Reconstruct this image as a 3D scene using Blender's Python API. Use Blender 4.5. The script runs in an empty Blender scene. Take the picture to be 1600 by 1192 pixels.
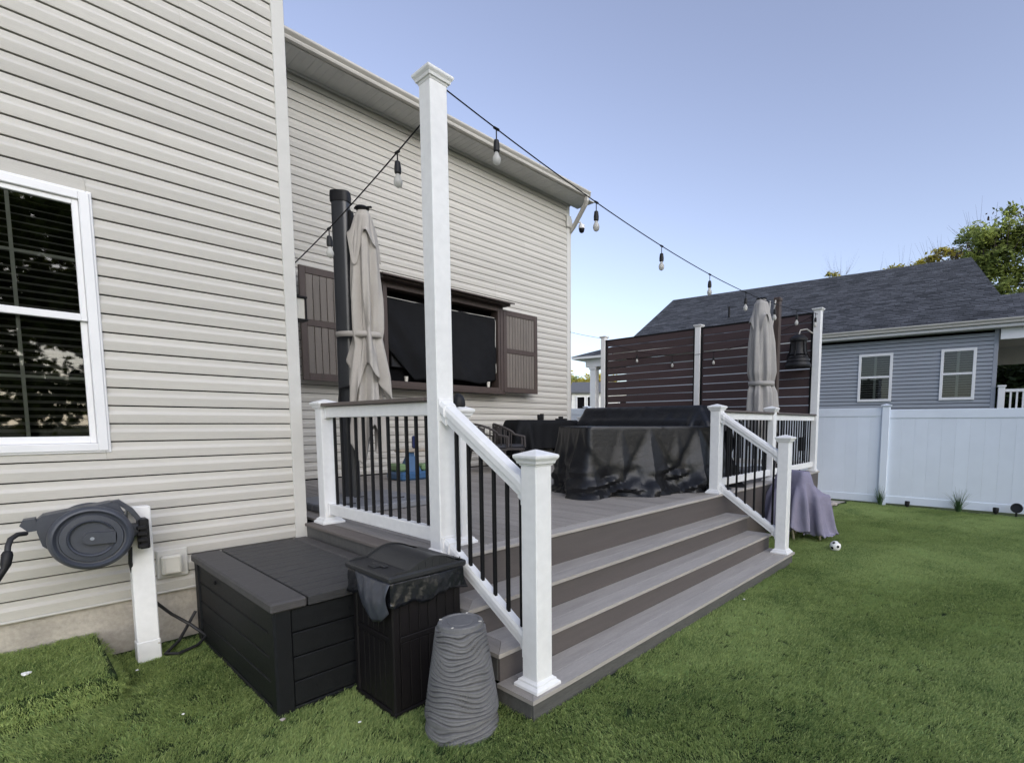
import bpy, math, random
import numpy as np
from mathutils import Matrix, Vector
rnd = random.Random(11)
sc = bpy.context.scene
COL = sc.collection
R_ = math.radians

# ------------------------------------------------------------------ camera
cam = bpy.data.cameras.new('camera'); camo = bpy.data.objects.new('camera', cam); COL.objects.link(camo)
cam.sensor_width = 36.0; cam.sensor_fit = 'HORIZONTAL'
cam.lens = 795.0 / 1600 * 36
cam.shift_x = (800 - 902.37) / 1600
cam.shift_y = (731.27 - 596) / 1600
cam.clip_start = 0.05; cam.clip_end = 3000
yaw, pitch = R_(40.828), R_(-4.977)
fw = Vector((math.cos(yaw) * math.cos(pitch), math.sin(yaw) * math.cos(pitch), math.sin(pitch)))
rt = Vector((math.sin(yaw), -math.cos(yaw), 0)); up = rt.cross(fw)
camo.matrix_world = Matrix(((rt.x, up.x, -fw.x, 0), (rt.y, up.y, -fw.y, 0), (rt.z, up.z, -fw.z, 1.6), (0, 0, 0, 1)))
sc.camera = camo

# ------------------------------------------------------------------ world, sun, exposure
SUN_EL = R_(20); SUN_DIR = Vector((-0.22, -1.0, 0)).normalized()      # compass direction towards the veiled sun, behind the camera
wd = bpy.data.worlds.new('World'); sc.world = wd; wd.use_nodes = True
nt = wd.node_tree; nt.nodes.clear()
sky = nt.nodes.new('ShaderNodeTexSky'); sky.sky_type = 'NISHITA'; sky.sun_disc = False
sky.sun_elevation = SUN_EL; sky.sun_rotation = math.atan2(SUN_DIR.x, SUN_DIR.y)
sky.altitude = 100; sky.air_density = 1.0; sky.dust_density = 1.4; sky.ozone_density = 2.8
bg = nt.nodes.new('ShaderNodeBackground'); bg.inputs['Strength'].default_value = 0.132
wo = nt.nodes.new('ShaderNodeOutputWorld')
hs = nt.nodes.new('ShaderNodeHueSaturation'); hs.inputs['Hue'].default_value = 0.515; hs.inputs['Saturation'].default_value = 0.70; hs.inputs['Value'].default_value = 0.98
nt.links.new(sky.outputs[0], hs.inputs['Color']); nt.links.new(hs.outputs[0], bg.inputs[0]); nt.links.new(bg.outputs[0], wo.inputs[0])
sl = bpy.data.lights.new('sun', 'SUN'); slo = bpy.data.objects.new('sun', sl); COL.objects.link(slo)
sl.energy = 1.35; sl.angle = R_(80); sl.color = (1.0, 0.97, 0.94)
sd = Vector((SUN_DIR.x * math.cos(SUN_EL), SUN_DIR.y * math.cos(SUN_EL), math.sin(SUN_EL)))
slo.rotation_euler = sd.to_track_quat('Z', 'Y').to_euler(); slo.location = (0, -20, 20)
sc.view_settings.view_transform = 'Standard'; sc.view_settings.look = 'None'
sc.view_settings.gamma = 1.0; sc.view_settings.use_curve_mapping = False
sc.view_settings.exposure = 1.08

# ------------------------------------------------------------------ materials
MATS = {}
def mat(name, col, rough=0.5, var=0.12, scale=8.0, bump=0.0, bscale=60.0, stretch=(1, 1, 1), spec=0.5, metal=0.0,
        objvar=0.0, trans=0.0, island=0.0, col2=None, coat=0.0, emis=None, fine=0.0):
    m = bpy.data.materials.new(name); m.use_nodes = True; n = m.node_tree; L = n.links
    b = n.nodes['Principled BSDF']
    b.inputs['Roughness'].default_value = rough; b.inputs['Metallic'].default_value = metal
    b.inputs['Specular IOR Level'].default_value = spec
    if coat: b.inputs['Coat Weight'].default_value = coat
    tc = n.nodes.new('ShaderNodeTexCoord'); mp = n.nodes.new('ShaderNodeMapping')
    mp.inputs['Scale'].default_value = stretch
    geo = n.nodes.new('ShaderNodeNewGeometry')
    L.new(geo.outputs['Position'], mp.inputs[0])
    nz = n.nodes.new('ShaderNodeTexNoise'); nz.inputs['Scale'].default_value = scale; nz.inputs['Detail'].default_value = 6
    nz.inputs['Roughness'].default_value = 0.65
    L.new(mp.outputs[0], nz.inputs['Vector'])
    rp = n.nodes.new('ShaderNodeValToRGB')
    c1 = tuple(max(0, c * (1 - var)) for c in col) + (1,)
    c2 = tuple(min(1, c * (1 + var)) for c in (col2 or col)) + (1,)
    rp.color_ramp.elements[0].position = 0.3; rp.color_ramp.elements[1].position = 0.7
    rp.color_ramp.elements[0].color = c1; rp.color_ramp.elements[1].color = c2
    L.new(nz.outputs['Fac'], rp.inputs[0])
    last = rp.outputs[0]
    if fine:
        n2 = n.nodes.new('ShaderNodeTexNoise'); n2.inputs['Scale'].default_value = bscale; n2.inputs['Detail'].default_value = 4
        L.new(mp.outputs[0], n2.inputs['Vector'])
        mr = n.nodes.new('ShaderNodeMapRange'); mr.inputs[3].default_value = 1 - fine; mr.inputs[4].default_value = 1 + fine
        mr.inputs[1].default_value = 0.3; mr.inputs[2].default_value = 0.7
        L.new(n2.outputs['Fac'], mr.inputs[0])
        vm = n.nodes.new('ShaderNodeVectorMath'); vm.operation = 'SCALE'
        L.new(last, vm.inputs[0]); L.new(mr.outputs[0], vm.inputs['Scale']); last = vm.outputs[0]
    if objvar or island:
        mr = n.nodes.new('ShaderNodeMapRange')
        a = objvar or island
        mr.inputs[3].default_value = 1 - a; mr.inputs[4].default_value = 1 + a
        if objvar:
            oi = n.nodes.new('ShaderNodeObjectInfo'); L.new(oi.outputs['Random'], mr.inputs[0])
        else:
            L.new(geo.outputs['Random Per Island'], mr.inputs[0])
        vm = n.nodes.new('ShaderNodeVectorMath'); vm.operation = 'SCALE'
        L.new(last, vm.inputs[0]); L.new(mr.outputs[0], vm.inputs['Scale']); last = vm.outputs[0]
    L.new(last, b.inputs['Base Color'])
    if bump:
        bz = n.nodes.new('ShaderNodeTexNoise'); bz.inputs['Scale'].default_value = bscale; bz.inputs['Detail'].default_value = 5
        L.new(mp.outputs[0], bz.inputs['Vector'])
        bp = n.nodes.new('ShaderNodeBump'); bp.inputs['Strength'].default_value = bump; bp.inputs['Distance'].default_value = 0.01
        L.new(bz.outputs['Fac'], bp.inputs['Height']); L.new(bp.outputs[0], b.inputs['Normal'])
    if trans:
        tr = n.nodes.new('ShaderNodeBsdfTranslucent'); L.new(last, tr.inputs[0])
        mx = n.nodes.new('ShaderNodeMixShader'); mx.inputs[0].default_value = trans
        L.new(b.outputs[0], mx.inputs[1]); L.new(tr.outputs[0], mx.inputs[2])
        L.new(mx.outputs[0], n.nodes['Material Output'].inputs[0])
    if emis:
        b.inputs['Emission Color'].default_value = (*emis[0], 1); b.inputs['Emission Strength'].default_value = emis[1]
    MATS[name] = m
    return m

SIDE = mat('siding_vinyl', (0.525, 0.506, 0.465), 0.5, 0.07, 1.6, 0.16, 90, (0.25, 1, 4), 0.3, objvar=0.035, fine=0.035)
TRIM = mat('trim_vinyl', (0.56, 0.55, 0.52), 0.45, 0.05, 4, 0.05, 60, spec=0.35)
GUTR = mat('gutter_aluminium', (0.50, 0.48, 0.44), 0.4, 0.08, 3, 0.03, 40)
SOFF = mat('soffit_vinyl', (0.52, 0.52, 0.50), 0.5, 0.06, 3, 0.03, 50)
WHITE = mat('white_vinyl', (0.79, 0.79, 0.785), 0.38, 0.05, 1.8, 0.08, 20, spec=0.4, fine=0.035)
FENCEW = mat('fence_vinyl', (0.80, 0.865, 0.955), 0.4, 0.04, 1.2, 0.04, 12, spec=0.4, objvar=0.02)  # white vinyl with the blue of the skylight put into its base colour
WINW = mat('window_vinyl', (0.78, 0.78, 0.79), 0.35, 0.03, 4, 0.02, 30)
CONC = mat('concrete', (0.41, 0.375, 0.325), 0.9, 0.2, 4, 0.35, 45, fine=0.12)
DECKG = mat('deck_board', (0.29, 0.268, 0.245), 0.7, 0.13, 3.0, 0.3, 60, (6, 0.7, 6), 0.2, objvar=0.13, fine=0.09)
TREAD = mat('tread_board', (0.37, 0.345, 0.318), 0.7, 0.12, 3.0, 0.3, 60, (0.7, 6, 6), 0.2, objvar=0.09, fine=0.09)
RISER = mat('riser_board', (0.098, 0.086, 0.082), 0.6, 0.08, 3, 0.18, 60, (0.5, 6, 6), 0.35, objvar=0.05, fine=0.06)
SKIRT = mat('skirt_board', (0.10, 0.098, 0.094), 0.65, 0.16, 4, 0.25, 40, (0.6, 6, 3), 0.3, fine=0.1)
CAPB = mat('rail_cap_board', (0.105, 0.085, 0.075), 0.5, 0.1, 4, 0.15, 60, (4, 1, 4))
BLKM = mat('black_metal', (0.007, 0.007, 0.008), 0.55, 0.15, 20, 0.03, 80, spec=0.2)
BLKP = mat('black_plastic', (0.011, 0.011, 0.0125), 0.5, 0.2, 12, 0.06, 90, spec=0.3)
BOXB = mat('storage_resin', (0.008, 0.009, 0.0105), 0.5, 0.2, 4, 0.4, 50, (3, 0.5, 6), 0.22, fine=0.15)
BOXL = mat('storage_lid_resin', (0.072, 0.069, 0.070), 0.55, 0.16, 4, 0.35, 50, (0.5, 5, 5), 0.3, fine=0.16)
BOXP = mat('storage_plank_resin', (0.040, 0.040, 0.042), 0.5, 0.16, 4, 0.6, 40, (0.35, 5, 5), 0.4, fine=0.25)
BINB = mat('bin_resin', (0.009, 0.0078, 0.0085), 0.5, 0.2, 6, 0.08, 70, spec=0.22)
BINL = mat('bin_lid_resin', (0.026, 0.027, 0.029), 0.45, 0.15, 6, 0.08, 60, spec=0.4)
BAG = mat('bin_bag', (0.009, 0.010, 0.013), 0.24, 0.2, 10, 0.25, 30, spec=0.6)
POTM = mat('planter_resin', (0.150, 0.150, 0.153), 0.6, 0.14, 7, 0.12, 60, spec=0.35, fine=0.08)
GREY = mat('reel_plastic', (0.050, 0.056, 0.072), 0.42, 0.14, 8, 0.07, 80, spec=0.45)
GREYD = mat('reel_recess', (0.028, 0.030, 0.037), 0.5, 0.1, 8, 0.07, 80, spec=0.4)
HOSE = mat('hose_rubber', (0.02, 0.02, 0.022), 0.5, 0.2, 20)
CANV = mat('canopy_fabric', (0.40, 0.375, 0.345), 0.85, 0.07, 4, 0.12, 120, spec=0.15, fine=0.04)
CANV2 = mat('canopy_fabric_grey', (0.36, 0.345, 0.33), 0.85, 0.07, 4, 0.12, 120, spec=0.15, fine=0.04)
MAST = mat('mast_metal', (0.032, 0.034, 0.038), 0.32, 0.1, 8, spec=0.6)
SLABM = mat('umbrella_base_resin', (0.19, 0.195, 0.21), 0.6, 0.12, 6, 0.1, 60)
COVB = mat('black_cover', (0.008, 0.0085, 0.0105), 0.40, 0.2, 5, 0.35, 22, spec=0.45)
COVN = mat('navy_black_cover', (0.011, 0.0125, 0.017), 0.45, 0.2, 5, 0.35, 20, spec=0.35)
COVT = mat('matt_black_cover', (0.009, 0.0095, 0.011), 0.75, 0.2, 5, 0.2, 40, spec=0.15)
TVB = mat('cabinet_brown', (0.068, 0.050, 0.044), 0.5, 0.12, 4, 0.1, 40, (3, 3, 0.6), 0.35, fine=0.06)
TVS = mat('door_slat_brown', (0.155, 0.135, 0.118), 0.5, 0.1, 4, 0.1, 40, (6, 6, 0.6), 0.35, objvar=0.06, fine=0.06)
DARK = mat('shade_black', (0.006, 0.006, 0.007), 0.9, 0.2, spec=0.05)  # near-black painted in place of shade behind gaps and windows
SLAT = mat('screen_slat', (0.062, 0.041, 0.043), 0.55, 0.1, 3, 0.12, 50, (5, 0.5, 5), 0.35, objvar=0.08, fine=0.06)
PURP = mat('lilac_cover', (0.235, 0.222, 0.30), 0.8, 0.08, 5, 0.15, 90, spec=0.2, fine=0.05)
WOODP = mat('pale_wood', (0.55, 0.48, 0.36), 0.6, 0.12, 9)
WICK = mat('wicker', (0.05, 0.043, 0.042), 0.6, 0.25, 40, 0.5, 160)
CUSH = mat('seat_cushion', (0.035, 0.036, 0.045), 0.8, 0.12, 10, 0.2, 120)
BLUE = mat('toy_blue', (0.04, 0.105, 0.22), 0.4, 0.08, 6)
BLUED = mat('toy_dark_blue', (0.016, 0.028, 0.12), 0.4, 0.08, 6)
GREENT = mat('toy_green', (0.17, 0.27, 0.13), 0.45, 0.1, 6)
TAN = mat('toy_tan', (0.36, 0.31, 0.25), 0.5, 0.1, 6)
CREAM = mat('cream_plastic', (0.62, 0.60, 0.54), 0.45, 0.05, 8)
NSIDE = mat('grey_siding', (0.30, 0.325, 0.365), 0.5, 0.06, 3, 0.1, 80, (1, 0.25, 4), objvar=0.03, fine=0.03)
NTRIM = mat('grey_trim', (0.29, 0.31, 0.35), 0.5, 0.06, 3)
SHUT = mat('blind_slat', (0.24, 0.26, 0.23), 0.5, 0.08, 6)
ROOFM = mat('far_roof', (0.11, 0.115, 0.125), 0.9, 0.15, 5)
FARW = mat('far_white_wall', (0.68, 0.68, 0.66), 0.7, 0.05, 1)
FARG = mat('far_grey_wall', (0.50, 0.50, 0.49), 0.7, 0.05, 1)
STONE = mat('pale_stone', (0.40, 0.36, 0.33), 0.85, 0.2, 9, 0.3, 50, objvar=0.3)
BALLW = mat('ball_white', (0.78, 0.78, 0.76), 0.4, 0.03, 20)
BARK = mat('bark', (0.075, 0.06, 0.05), 0.9, 0.25, 12, 0.5, 40)
LEAFG = mat('leaf_green', (0.165, 0.215, 0.06), 0.6, 0.35, 0.9, trans=0.35, island=0.5, col2=(0.27, 0.31, 0.08), spec=0.2)
LEAFY = mat('leaf_yellow', (0.52, 0.43, 0.05), 0.6, 0.3, 1.2, trans=0.4, island=0.4, spec=0.2)
LEAFYG = mat('leaf_yellow_green', (0.34, 0.33, 0.07), 0.6, 0.35, 0.8, trans=0.4, island=0.4, col2=(0.46, 0.39, 0.07), spec=0.2)
LEAFB = mat('leaf_brown', (0.10, 0.075, 0.055), 0.7, 0.3, 2, trans=0.25, island=0.5, spec=0.2)
LEAFD = mat('leaf_dark', (0.035, 0.055, 0.018), 0.6, 0.35, 0.8, trans=0.2, island=0.5, spec=0.2)
TUFT = mat('tuft_green', (0.06, 0.12, 0.045), 0.6, 0.3, 20, island=0.4, trans=0.2)
TURFB = mat('turf_backing', (0.028, 0.045, 0.018), 0.95, 0.3, 6, spec=0.1)
EARTH = mat('ground_soil', (0.10, 0.12, 0.05), 0.95, 0.3, 0.6, spec=0.1)

def blade_mat(name, c1, c2):
    m = bpy.data.materials.new(name); m.use_nodes = True; n = m.node_tree; L = n.links; b = n.nodes['Principled BSDF']
    b.inputs['Roughness'].default_value = 0.6; b.inputs['Specular IOR Level'].default_value = 0.25
    geo = n.nodes.new('ShaderNodeNewGeometry')
    nz = n.nodes.new('ShaderNodeTexNoise'); nz.inputs['Scale'].default_value = 1.7; nz.inputs['Detail'].default_value = 5
    L.new(geo.outputs['Position'], nz.inputs['Vector'])
    ad = n.nodes.new('ShaderNodeMath'); ad.operation = 'ADD'
    ml = n.nodes.new('ShaderNodeMath'); ml.operation = 'MULTIPLY'; ml.inputs[1].default_value = 0.75
    L.new(geo.outputs['Random Per Island'], ml.inputs[0]); L.new(ml.outputs[0], ad.inputs[0])
    m2 = n.nodes.new('ShaderNodeMath'); m2.operation = 'MULTIPLY_ADD'; m2.inputs[1].default_value = 0.9; m2.inputs[2].default_value = -0.3
    L.new(nz.outputs['Fac'], m2.inputs[0]); L.new(m2.outputs[0], ad.inputs[1])
    rp = n.nodes.new('ShaderNodeValToRGB')
    rp.color_ramp.elements[0].color = (*c1, 1); rp.color_ramp.elements[1].color = (*c2, 1)
    e = rp.color_ramp.elements.new(0.93); e.color = (c2[0] * 1.7, c2[1] * 1.25, c2[2] * 1.2, 1)
    rp.color_ramp.elements[1].position = 0.8
    L.new(ad.outputs[0], rp.inputs[0]); L.new(rp.outputs[0], b.inputs['Base Color'])
    tr = n.nodes.new('ShaderNodeBsdfTranslucent'); L.new(rp.outputs[0], tr.inputs[0])
    mx = n.nodes.new('ShaderNodeMixShader'); mx.inputs[0].default_value = 0.38
    L.new(b.outputs[0], mx.inputs[1]); L.new(tr.outputs[0], mx.inputs[2]); L.new(mx.outputs[0], n.nodes['Material Output'].inputs[0])
    return m
BLADE = blade_mat('turf_blade', (0.080, 0.178, 0.052), (0.305, 0.485, 0.188))

def glass_mat(name, tint, rough=0.02):
    m = bpy.data.materials.new(name); m.use_nodes = True; n = m.node_tree; L = n.links
    out = n.nodes['Material Output']; n.nodes.remove(n.nodes['Principled BSDF'])
    gl = n.nodes.new('ShaderNodeBsdfGlossy'); gl.inputs['Roughness'].default_value = rough
    tr = n.nodes.new('ShaderNodeBsdfTransparent'); tr.inputs[0].default_value = (*tint, 1)
    fr = n.nodes.new('ShaderNodeFresnel'); fr.inputs[0].default_value = 1.75
    nz = n.nodes.new('ShaderNodeTexNoise'); nz.inputs['Scale'].default_value = 1.5
    bp = n.nodes.new('ShaderNodeBump'); bp.inputs['Strength'].default_value = 0.02
    L.new(nz.outputs[0], bp.inputs['Height']); L.new(bp.outputs[0], gl.inputs['Normal'])
    mx = n.nodes.new('ShaderNodeMixShader')
    L.new(fr.outputs[0], mx.inputs[0]); L.new(tr.outputs[0], mx.inputs[1]); L.new(gl.outputs[0], mx.inputs[2])
    L.new(mx.outputs[0], out.inputs[0])
    return m
PANE = glass_mat('window_glass', (0.55, 0.57, 0.56))
BULBG = mat('bulb_glass', (0.72, 0.71, 0.68), 0.12, 0.03, 6, spec=.6, trans=.5)

def shingle_mat():
    m = mat('roof_shingle', (0.060, 0.063, 0.069), 0.9, 0.25, 1.6, 0.3, 40, spec=0.2, fine=0.2)
    n = m.node_tree; L = n.links; b = n.nodes['Principled BSDF']
    tc = n.nodes.new('ShaderNodeTexCoord')
    br = n.nodes.new('ShaderNodeTexBrick'); br.inputs['Scale'].default_value = 1.0
    br.inputs['Color1'].default_value = (0.62, 0.64, 0.66, 1); br.inputs['Color2'].default_value = (1.75, 1.75, 1.8, 1); br.inputs['Mortar'].default_value = (0.4, 0.4, 0.4, 1)
    br.inputs['Mortar Size'].default_value = 0.008; br.inputs['Brick Width'].default_value = 0.33; br.inputs['Row Height'].default_value = 0.14
    L.new(tc.outputs['UV'], br.inputs['Vector'])
    src = b.inputs['Base Color'].links[0].from_socket
    mu = n.nodes.new('ShaderNodeMix'); mu.data_type = 'RGBA'; mu.blend_type = 'MULTIPLY'; mu.inputs[0].default_value = 1
    L.new(src, mu.inputs[6]); L.new(br.outputs['Color'], mu.inputs[7]); L.new(mu.outputs[2], b.inputs['Base Color'])
    return m
SHING = shingle_mat()
def crumple(m, sc_, dist, strength):
    # creases of a folded tarpaulin: two ridged noises feeding the bump
    n = m.node_tree; L = n.links; b = n.nodes['Principled BSDF']; geo = n.nodes.new('ShaderNodeNewGeometry'); prev = None; acc = None
    for k, (s_, a_) in enumerate(((sc_, 1.0), (sc_ * 2.3, .5), (sc_ * 5, .22))):
        nz = n.nodes.new('ShaderNodeTexNoise'); nz.inputs['Scale'].default_value = s_; nz.inputs['Detail'].default_value = 0; nz.inputs['Distortion'].default_value = .8
        L.new(geo.outputs['Position'], nz.inputs['Vector'])
        sb_ = n.nodes.new('ShaderNodeMath'); sb_.operation = 'SUBTRACT'; sb_.inputs[1].default_value = .5; L.new(nz.outputs['Fac'], sb_.inputs[0])
        ab = n.nodes.new('ShaderNodeMath'); ab.operation = 'ABSOLUTE'; L.new(sb_.outputs[0], ab.inputs[0])
        ml = n.nodes.new('ShaderNodeMath'); ml.operation = 'MULTIPLY'; ml.inputs[1].default_value = -a_; L.new(ab.outputs[0], ml.inputs[0])
        if acc is None: acc = ml.outputs[0]
        else:
            ad = n.nodes.new('ShaderNodeMath'); ad.operation = 'ADD'; L.new(acc, ad.inputs[0]); L.new(ml.outputs[0], ad.inputs[1]); acc = ad.outputs[0]
    bp = n.nodes.new('ShaderNodeBump'); bp.inputs['Strength'].default_value = strength; bp.inputs['Distance'].default_value = dist
    L.new(acc, bp.inputs['Height'])
    if b.inputs['Normal'].links: L.new(b.inputs['Normal'].links[0].from_socket, bp.inputs['Normal'])
    L.new(bp.outputs[0], b.inputs['Normal'])
crumple(COVB, 2.2, .04, .16); crumple(COVN, 2.0, .05, .25); crumple(PURP, 4, .03, .4); crumple(BAG, 7, .012, .35)

# ------------------------------------------------------------------ mesh builder
class MB:
    def __init__(s): s.v = []; s.f = []; s.uv = None
    def add(s, vs, fs):
        o = len(s.v); s.v += [tuple(map(float, q)) for q in vs]; s.f += [tuple(o + i for i in q) for q in fs]; return s
    def box(s, x0, x1, y0, y1, z0, z1, c=0.0, M=None):
        x0, x1 = min(x0, x1), max(x0, x1); y0, y1 = min(y0, y1), max(y0, y1); z0, z1 = min(z0, z1), max(z0, z1)
        c = min(c, (x1 - x0) * .45, (y1 - y0) * .45, (z1 - z0) * .45)
        if c <= 0:
            vs = [(x, y, z) for z in (z0, z1) for y in (y0, y1) for x in (x0, x1)]
            fs = [(0, 2, 3, 1), (4, 5, 7, 6), (0, 1, 5, 4), (2, 6, 7, 3), (0, 4, 6, 2), (1, 3, 7, 5)]
        else:
            vs = []; idx = {}
            lo = (x0, y0, z0); hi = (x1, y1, z1)
            for sx in (0, 1):
                for sy in (0, 1):
                    for sz in (0, 1):
                        cor = [(hi if q else lo)[k] for k, q in enumerate((sx, sy, sz))]
                        ins = [cor[k] + (-c if q else c) for k, q in enumerate((sx, sy, sz))]
                        for ax in range(3):
                            p = list(ins); p[ax] = cor[ax]; idx[(sx, sy, sz, ax)] = len(vs); vs.append(tuple(p))
            fs = []
            for ax in range(3):
                o = [k for k in range(3) if k != ax]
                for s_ in (0, 1):
                    q = []
                    for a, b in ((0, 0), (1, 0), (1, 1), (0, 1)):
                        k = [0, 0, 0]; k[ax] = s_; k[o[0]] = a; k[o[1]] = b; q.append(idx[(*k, ax)])
                    fs.append(tuple(q))
                for a in (0, 1):
                    for b in (0, 1):
                        k0 = [0, 0, 0]; k1 = [0, 0, 0]; k0[ax] = 0; k1[ax] = 1
                        for k in (k0, k1): k[o[0]] = a; k[o[1]] = b
                        fs.append((idx[(*k0, o[0])], idx[(*k1, o[0])], idx[(*k1, o[1])], idx[(*k0, o[1])]))
            for sx in (0, 1):
                for sy in (0, 1):
                    for sz in (0, 1): fs.append(tuple(idx[(sx, sy, sz, a)] for a in range(3)))
        if M is not None: vs = [tuple(M @ Vector(q)) for q in vs]
        return s.add(vs, fs)
    def prism(s, poly, axis, a, b):
        # poly: 2D points in the two other axes (in order); extruded along axis from a to b
        n = len(poly); vs = []
        for t in (a, b):
            for p, q in poly:
                vs.append({'x': (t, p, q), 'y': (p, t, q), 'z': (p, q, t)}[axis])
        fs = [tuple(range(n))[::-1], tuple(range(n, 2 * n))] + [(i, (i + 1) % n, n + (i + 1) % n, n + i) for i in range(n)]
        return s.add(vs, fs)
    def rings(s, rs, cap0=True, cap1=True):
        n = len(rs[0]); o = []
        fs = []; vs = [p for r in rs for p in r]
        for k in range(len(rs) - 1):
            for i in range(n): fs.append((k * n + i, k * n + (i + 1) % n, (k + 1) * n + (i + 1) % n, (k + 1) * n + i))
        if cap0: fs.append(tuple(range(n))[::-1])
        if cap1: fs.append(tuple((len(rs) - 1) * n + i for i in range(n)))
        return s.add(vs, fs)
    def lathe(s, prof, c=(0, 0, 0), n=24, M=None):
        rs = []
        for r, z in prof:
            ring = [(c[0] + r * math.cos(2 * math.pi * i / n), c[1] + r * math.sin(2 * math.pi * i / n), c[2] + z) for i in range(n)]
            if M is not None: ring = [tuple(M @ Vector(q)) for q in ring]
            rs.append(ring)
        return s.rings(rs)
    def tube(s, pts, r, n=8, rect=None):
        pts = [Vector(p) for p in pts]; rs = []; rr = r if isinstance(r, (list, tuple)) else [r] * len(pts)
        ref = None
        for i, p in enumerate(pts):
            t = (pts[min(i + 1, len(pts) - 1)] - pts[max(i - 1, 0)]).normalized()
            if ref is None: ref = Vector((0, 0, 1)) if abs(t.z) < .9 else Vector((1, 0, 0))
            a = t.cross(ref).normalized(); b = a.cross(t); ref = b
            if rect: ring = [p + a * u * rect[0] + b * w * rect[1] for u, w in ((-1, -1), (1, -1), (1, 1), (-1, 1))]
            else: ring = [p + (a * math.cos(2 * math.pi * k / n) + b * math.sin(2 * math.pi * k / n)) * rr[i] for k in range(n)]
            rs.append([tuple(q) for q in ring])
        return s.rings(rs)
    def mesh(s, name, m, smooth=False):
        me = bpy.data.meshes.new(name); me.from_pydata(s.v, [], s.f)
        import bmesh
        bm = bmesh.new(); bm.from_mesh(me); bmesh.ops.recalc_face_normals(bm, faces=bm.faces); bm.to_mesh(me); bm.free()
        if m: me.materials.append(m)
        if smooth:
            me.polygons.foreach_set('use_smooth', [True] * len(me.polygons))
            try: me.set_sharp_from_angle(angle=R_(smooth if smooth is not True else 40))
            except Exception: pass
        return me

WM = {}            # world matrix of every thing
def tag(o, label=None, cat=None, group=None, kind=None):
    if label: o['label'] = label
    if cat: o['category'] = cat
    if group: o['group'] = group
    if kind: o['kind'] = kind
    return o
def thing(name, loc, label, cat, group=None, rz=0.0):
    o = bpy.data.objects.new(name, None); COL.objects.link(o); o.empty_display_size = 0.2
    o.location = loc; o.rotation_euler = (0, 0, rz)
    WM[o.name] = Matrix.Translation(Vector(loc)) @ Matrix.Rotation(rz, 4, 'Z')
    return tag(o, label, cat, group)
def root_of(p):
    while p.parent: p = p.parent
    return p
def part(name, mb, m, parent=None, smooth=False, local=False, label=None):
    # vertices are in world metres unless local (then in the parent's own frame)
    me = mb.mesh(name, m, smooth)
    o = bpy.data.objects.new(name, me); COL.objects.link(o)
    if parent:
        if not local:
            me.transform(WM[root_of(parent).name].inverted())
        o.parent = parent
    if label: o['label'] = label
    return o
def place(name, me, parent, loc, rz=0.0):
    # one more piece sharing a mesh, at a place in the parent's own frame
    o = bpy.data.objects.new(name, me); COL.objects.link(o); o.parent = parent; o.location = loc
    if rz: o.rotation_euler = (0, 0, rz)
    return o
def single(name, mb, m, label, cat, group=None, smooth=False, origin=None):
    me = mb.mesh(name, m, smooth); o = bpy.data.objects.new(name, me); COL.objects.link(o)
    if origin is not None:
        me.transform(Matrix.Translation(-Vector(origin))); o.location = origin
    WM[o.name] = Matrix.Translation(Vector(origin)) if origin is not None else Matrix.Identity(4)
    return tag(o, label, cat, group)
def struct(name, mb, m): return tag(part(name, mb, m), kind='structure')
def copy_tree(src, loc, rz, label, group):
    c = src.copy(); COL.objects.link(c); c.location = loc; c.rotation_euler = (0, 0, rz)
    c['label'] = label; c['group'] = group
    WM[c.name] = Matrix.Translation(Vector(loc)) @ Matrix.Rotation(rz, 4, 'Z')
    for ch in list(src.children):
        d = ch.copy(); COL.objects.link(d); d.parent = c
        for g in list(ch.children):
            e = g.copy(); COL.objects.link(e); e.parent = d
    return c
def add_mod(o, kind, **kw):
    m = o.modifiers.new(kind.lower(), kind)
    for k, v in kw.items(): setattr(m, k, v)
    return m

# ================================================================== GROUND
g = MB(); g.add([(-900, -900, -.06), (900, -900, -.06), (900, 900, -.06), (-900, 900, -.06)], [(0, 1, 2, 3)])
struct('ground', g, EARTH)
g = MB(); g.add([(-5, -9, 0), (11.5, -9, 0), (11.5, 4.7, 0), (-5, 4.7, 0)], [(0, 1, 2, 3)])
struct('lawn', g, TURFB)

def make_blades(n, size, h, seed, lean=(0.0, -0.5), upright=0.5):
    r = random.Random(seed); mb = MB()
    for i in range(n):
        x, y = r.uniform(-size / 2, size / 2), r.uniform(-size / 2, size / 2)
        hh = h * r.uniform(.65, 1.15); a = r.uniform(0, 2 * math.pi); w = r.uniform(.0010, .0018)
        lx = lean[0] * hh + r.gauss(0, .35) * hh; ly = lean[1] * hh + r.gauss(0, .35) * hh
        dx, dy = math.cos(a) * w, math.sin(a) * w
        zt = hh * r.uniform(.65, 1.0)
        mb.add([(x - dx, y - dy, 0), (x + dx, y + dy, 0), (x + lx * .35 + dx, y + ly * .35 + dy, zt * .6), (x + lx * .35 - dx, y + ly * .35 - dy, zt * .6), (x + lx, y + ly, zt)],
               [(0, 1, 2, 3), (3, 2, 4)])
    me = bpy.data.meshes.new('turf_clump'); me.from_pydata(mb.v, [], mb.f); me.materials.append(BLADE)
    return me
clumps = bpy.data.collections.new('turf_clumps')
for k in range(5):
    clumps.objects.link(bpy.data.objects.new('turf_clump', make_blades(260, .125, .026, 100 + k)))

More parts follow.
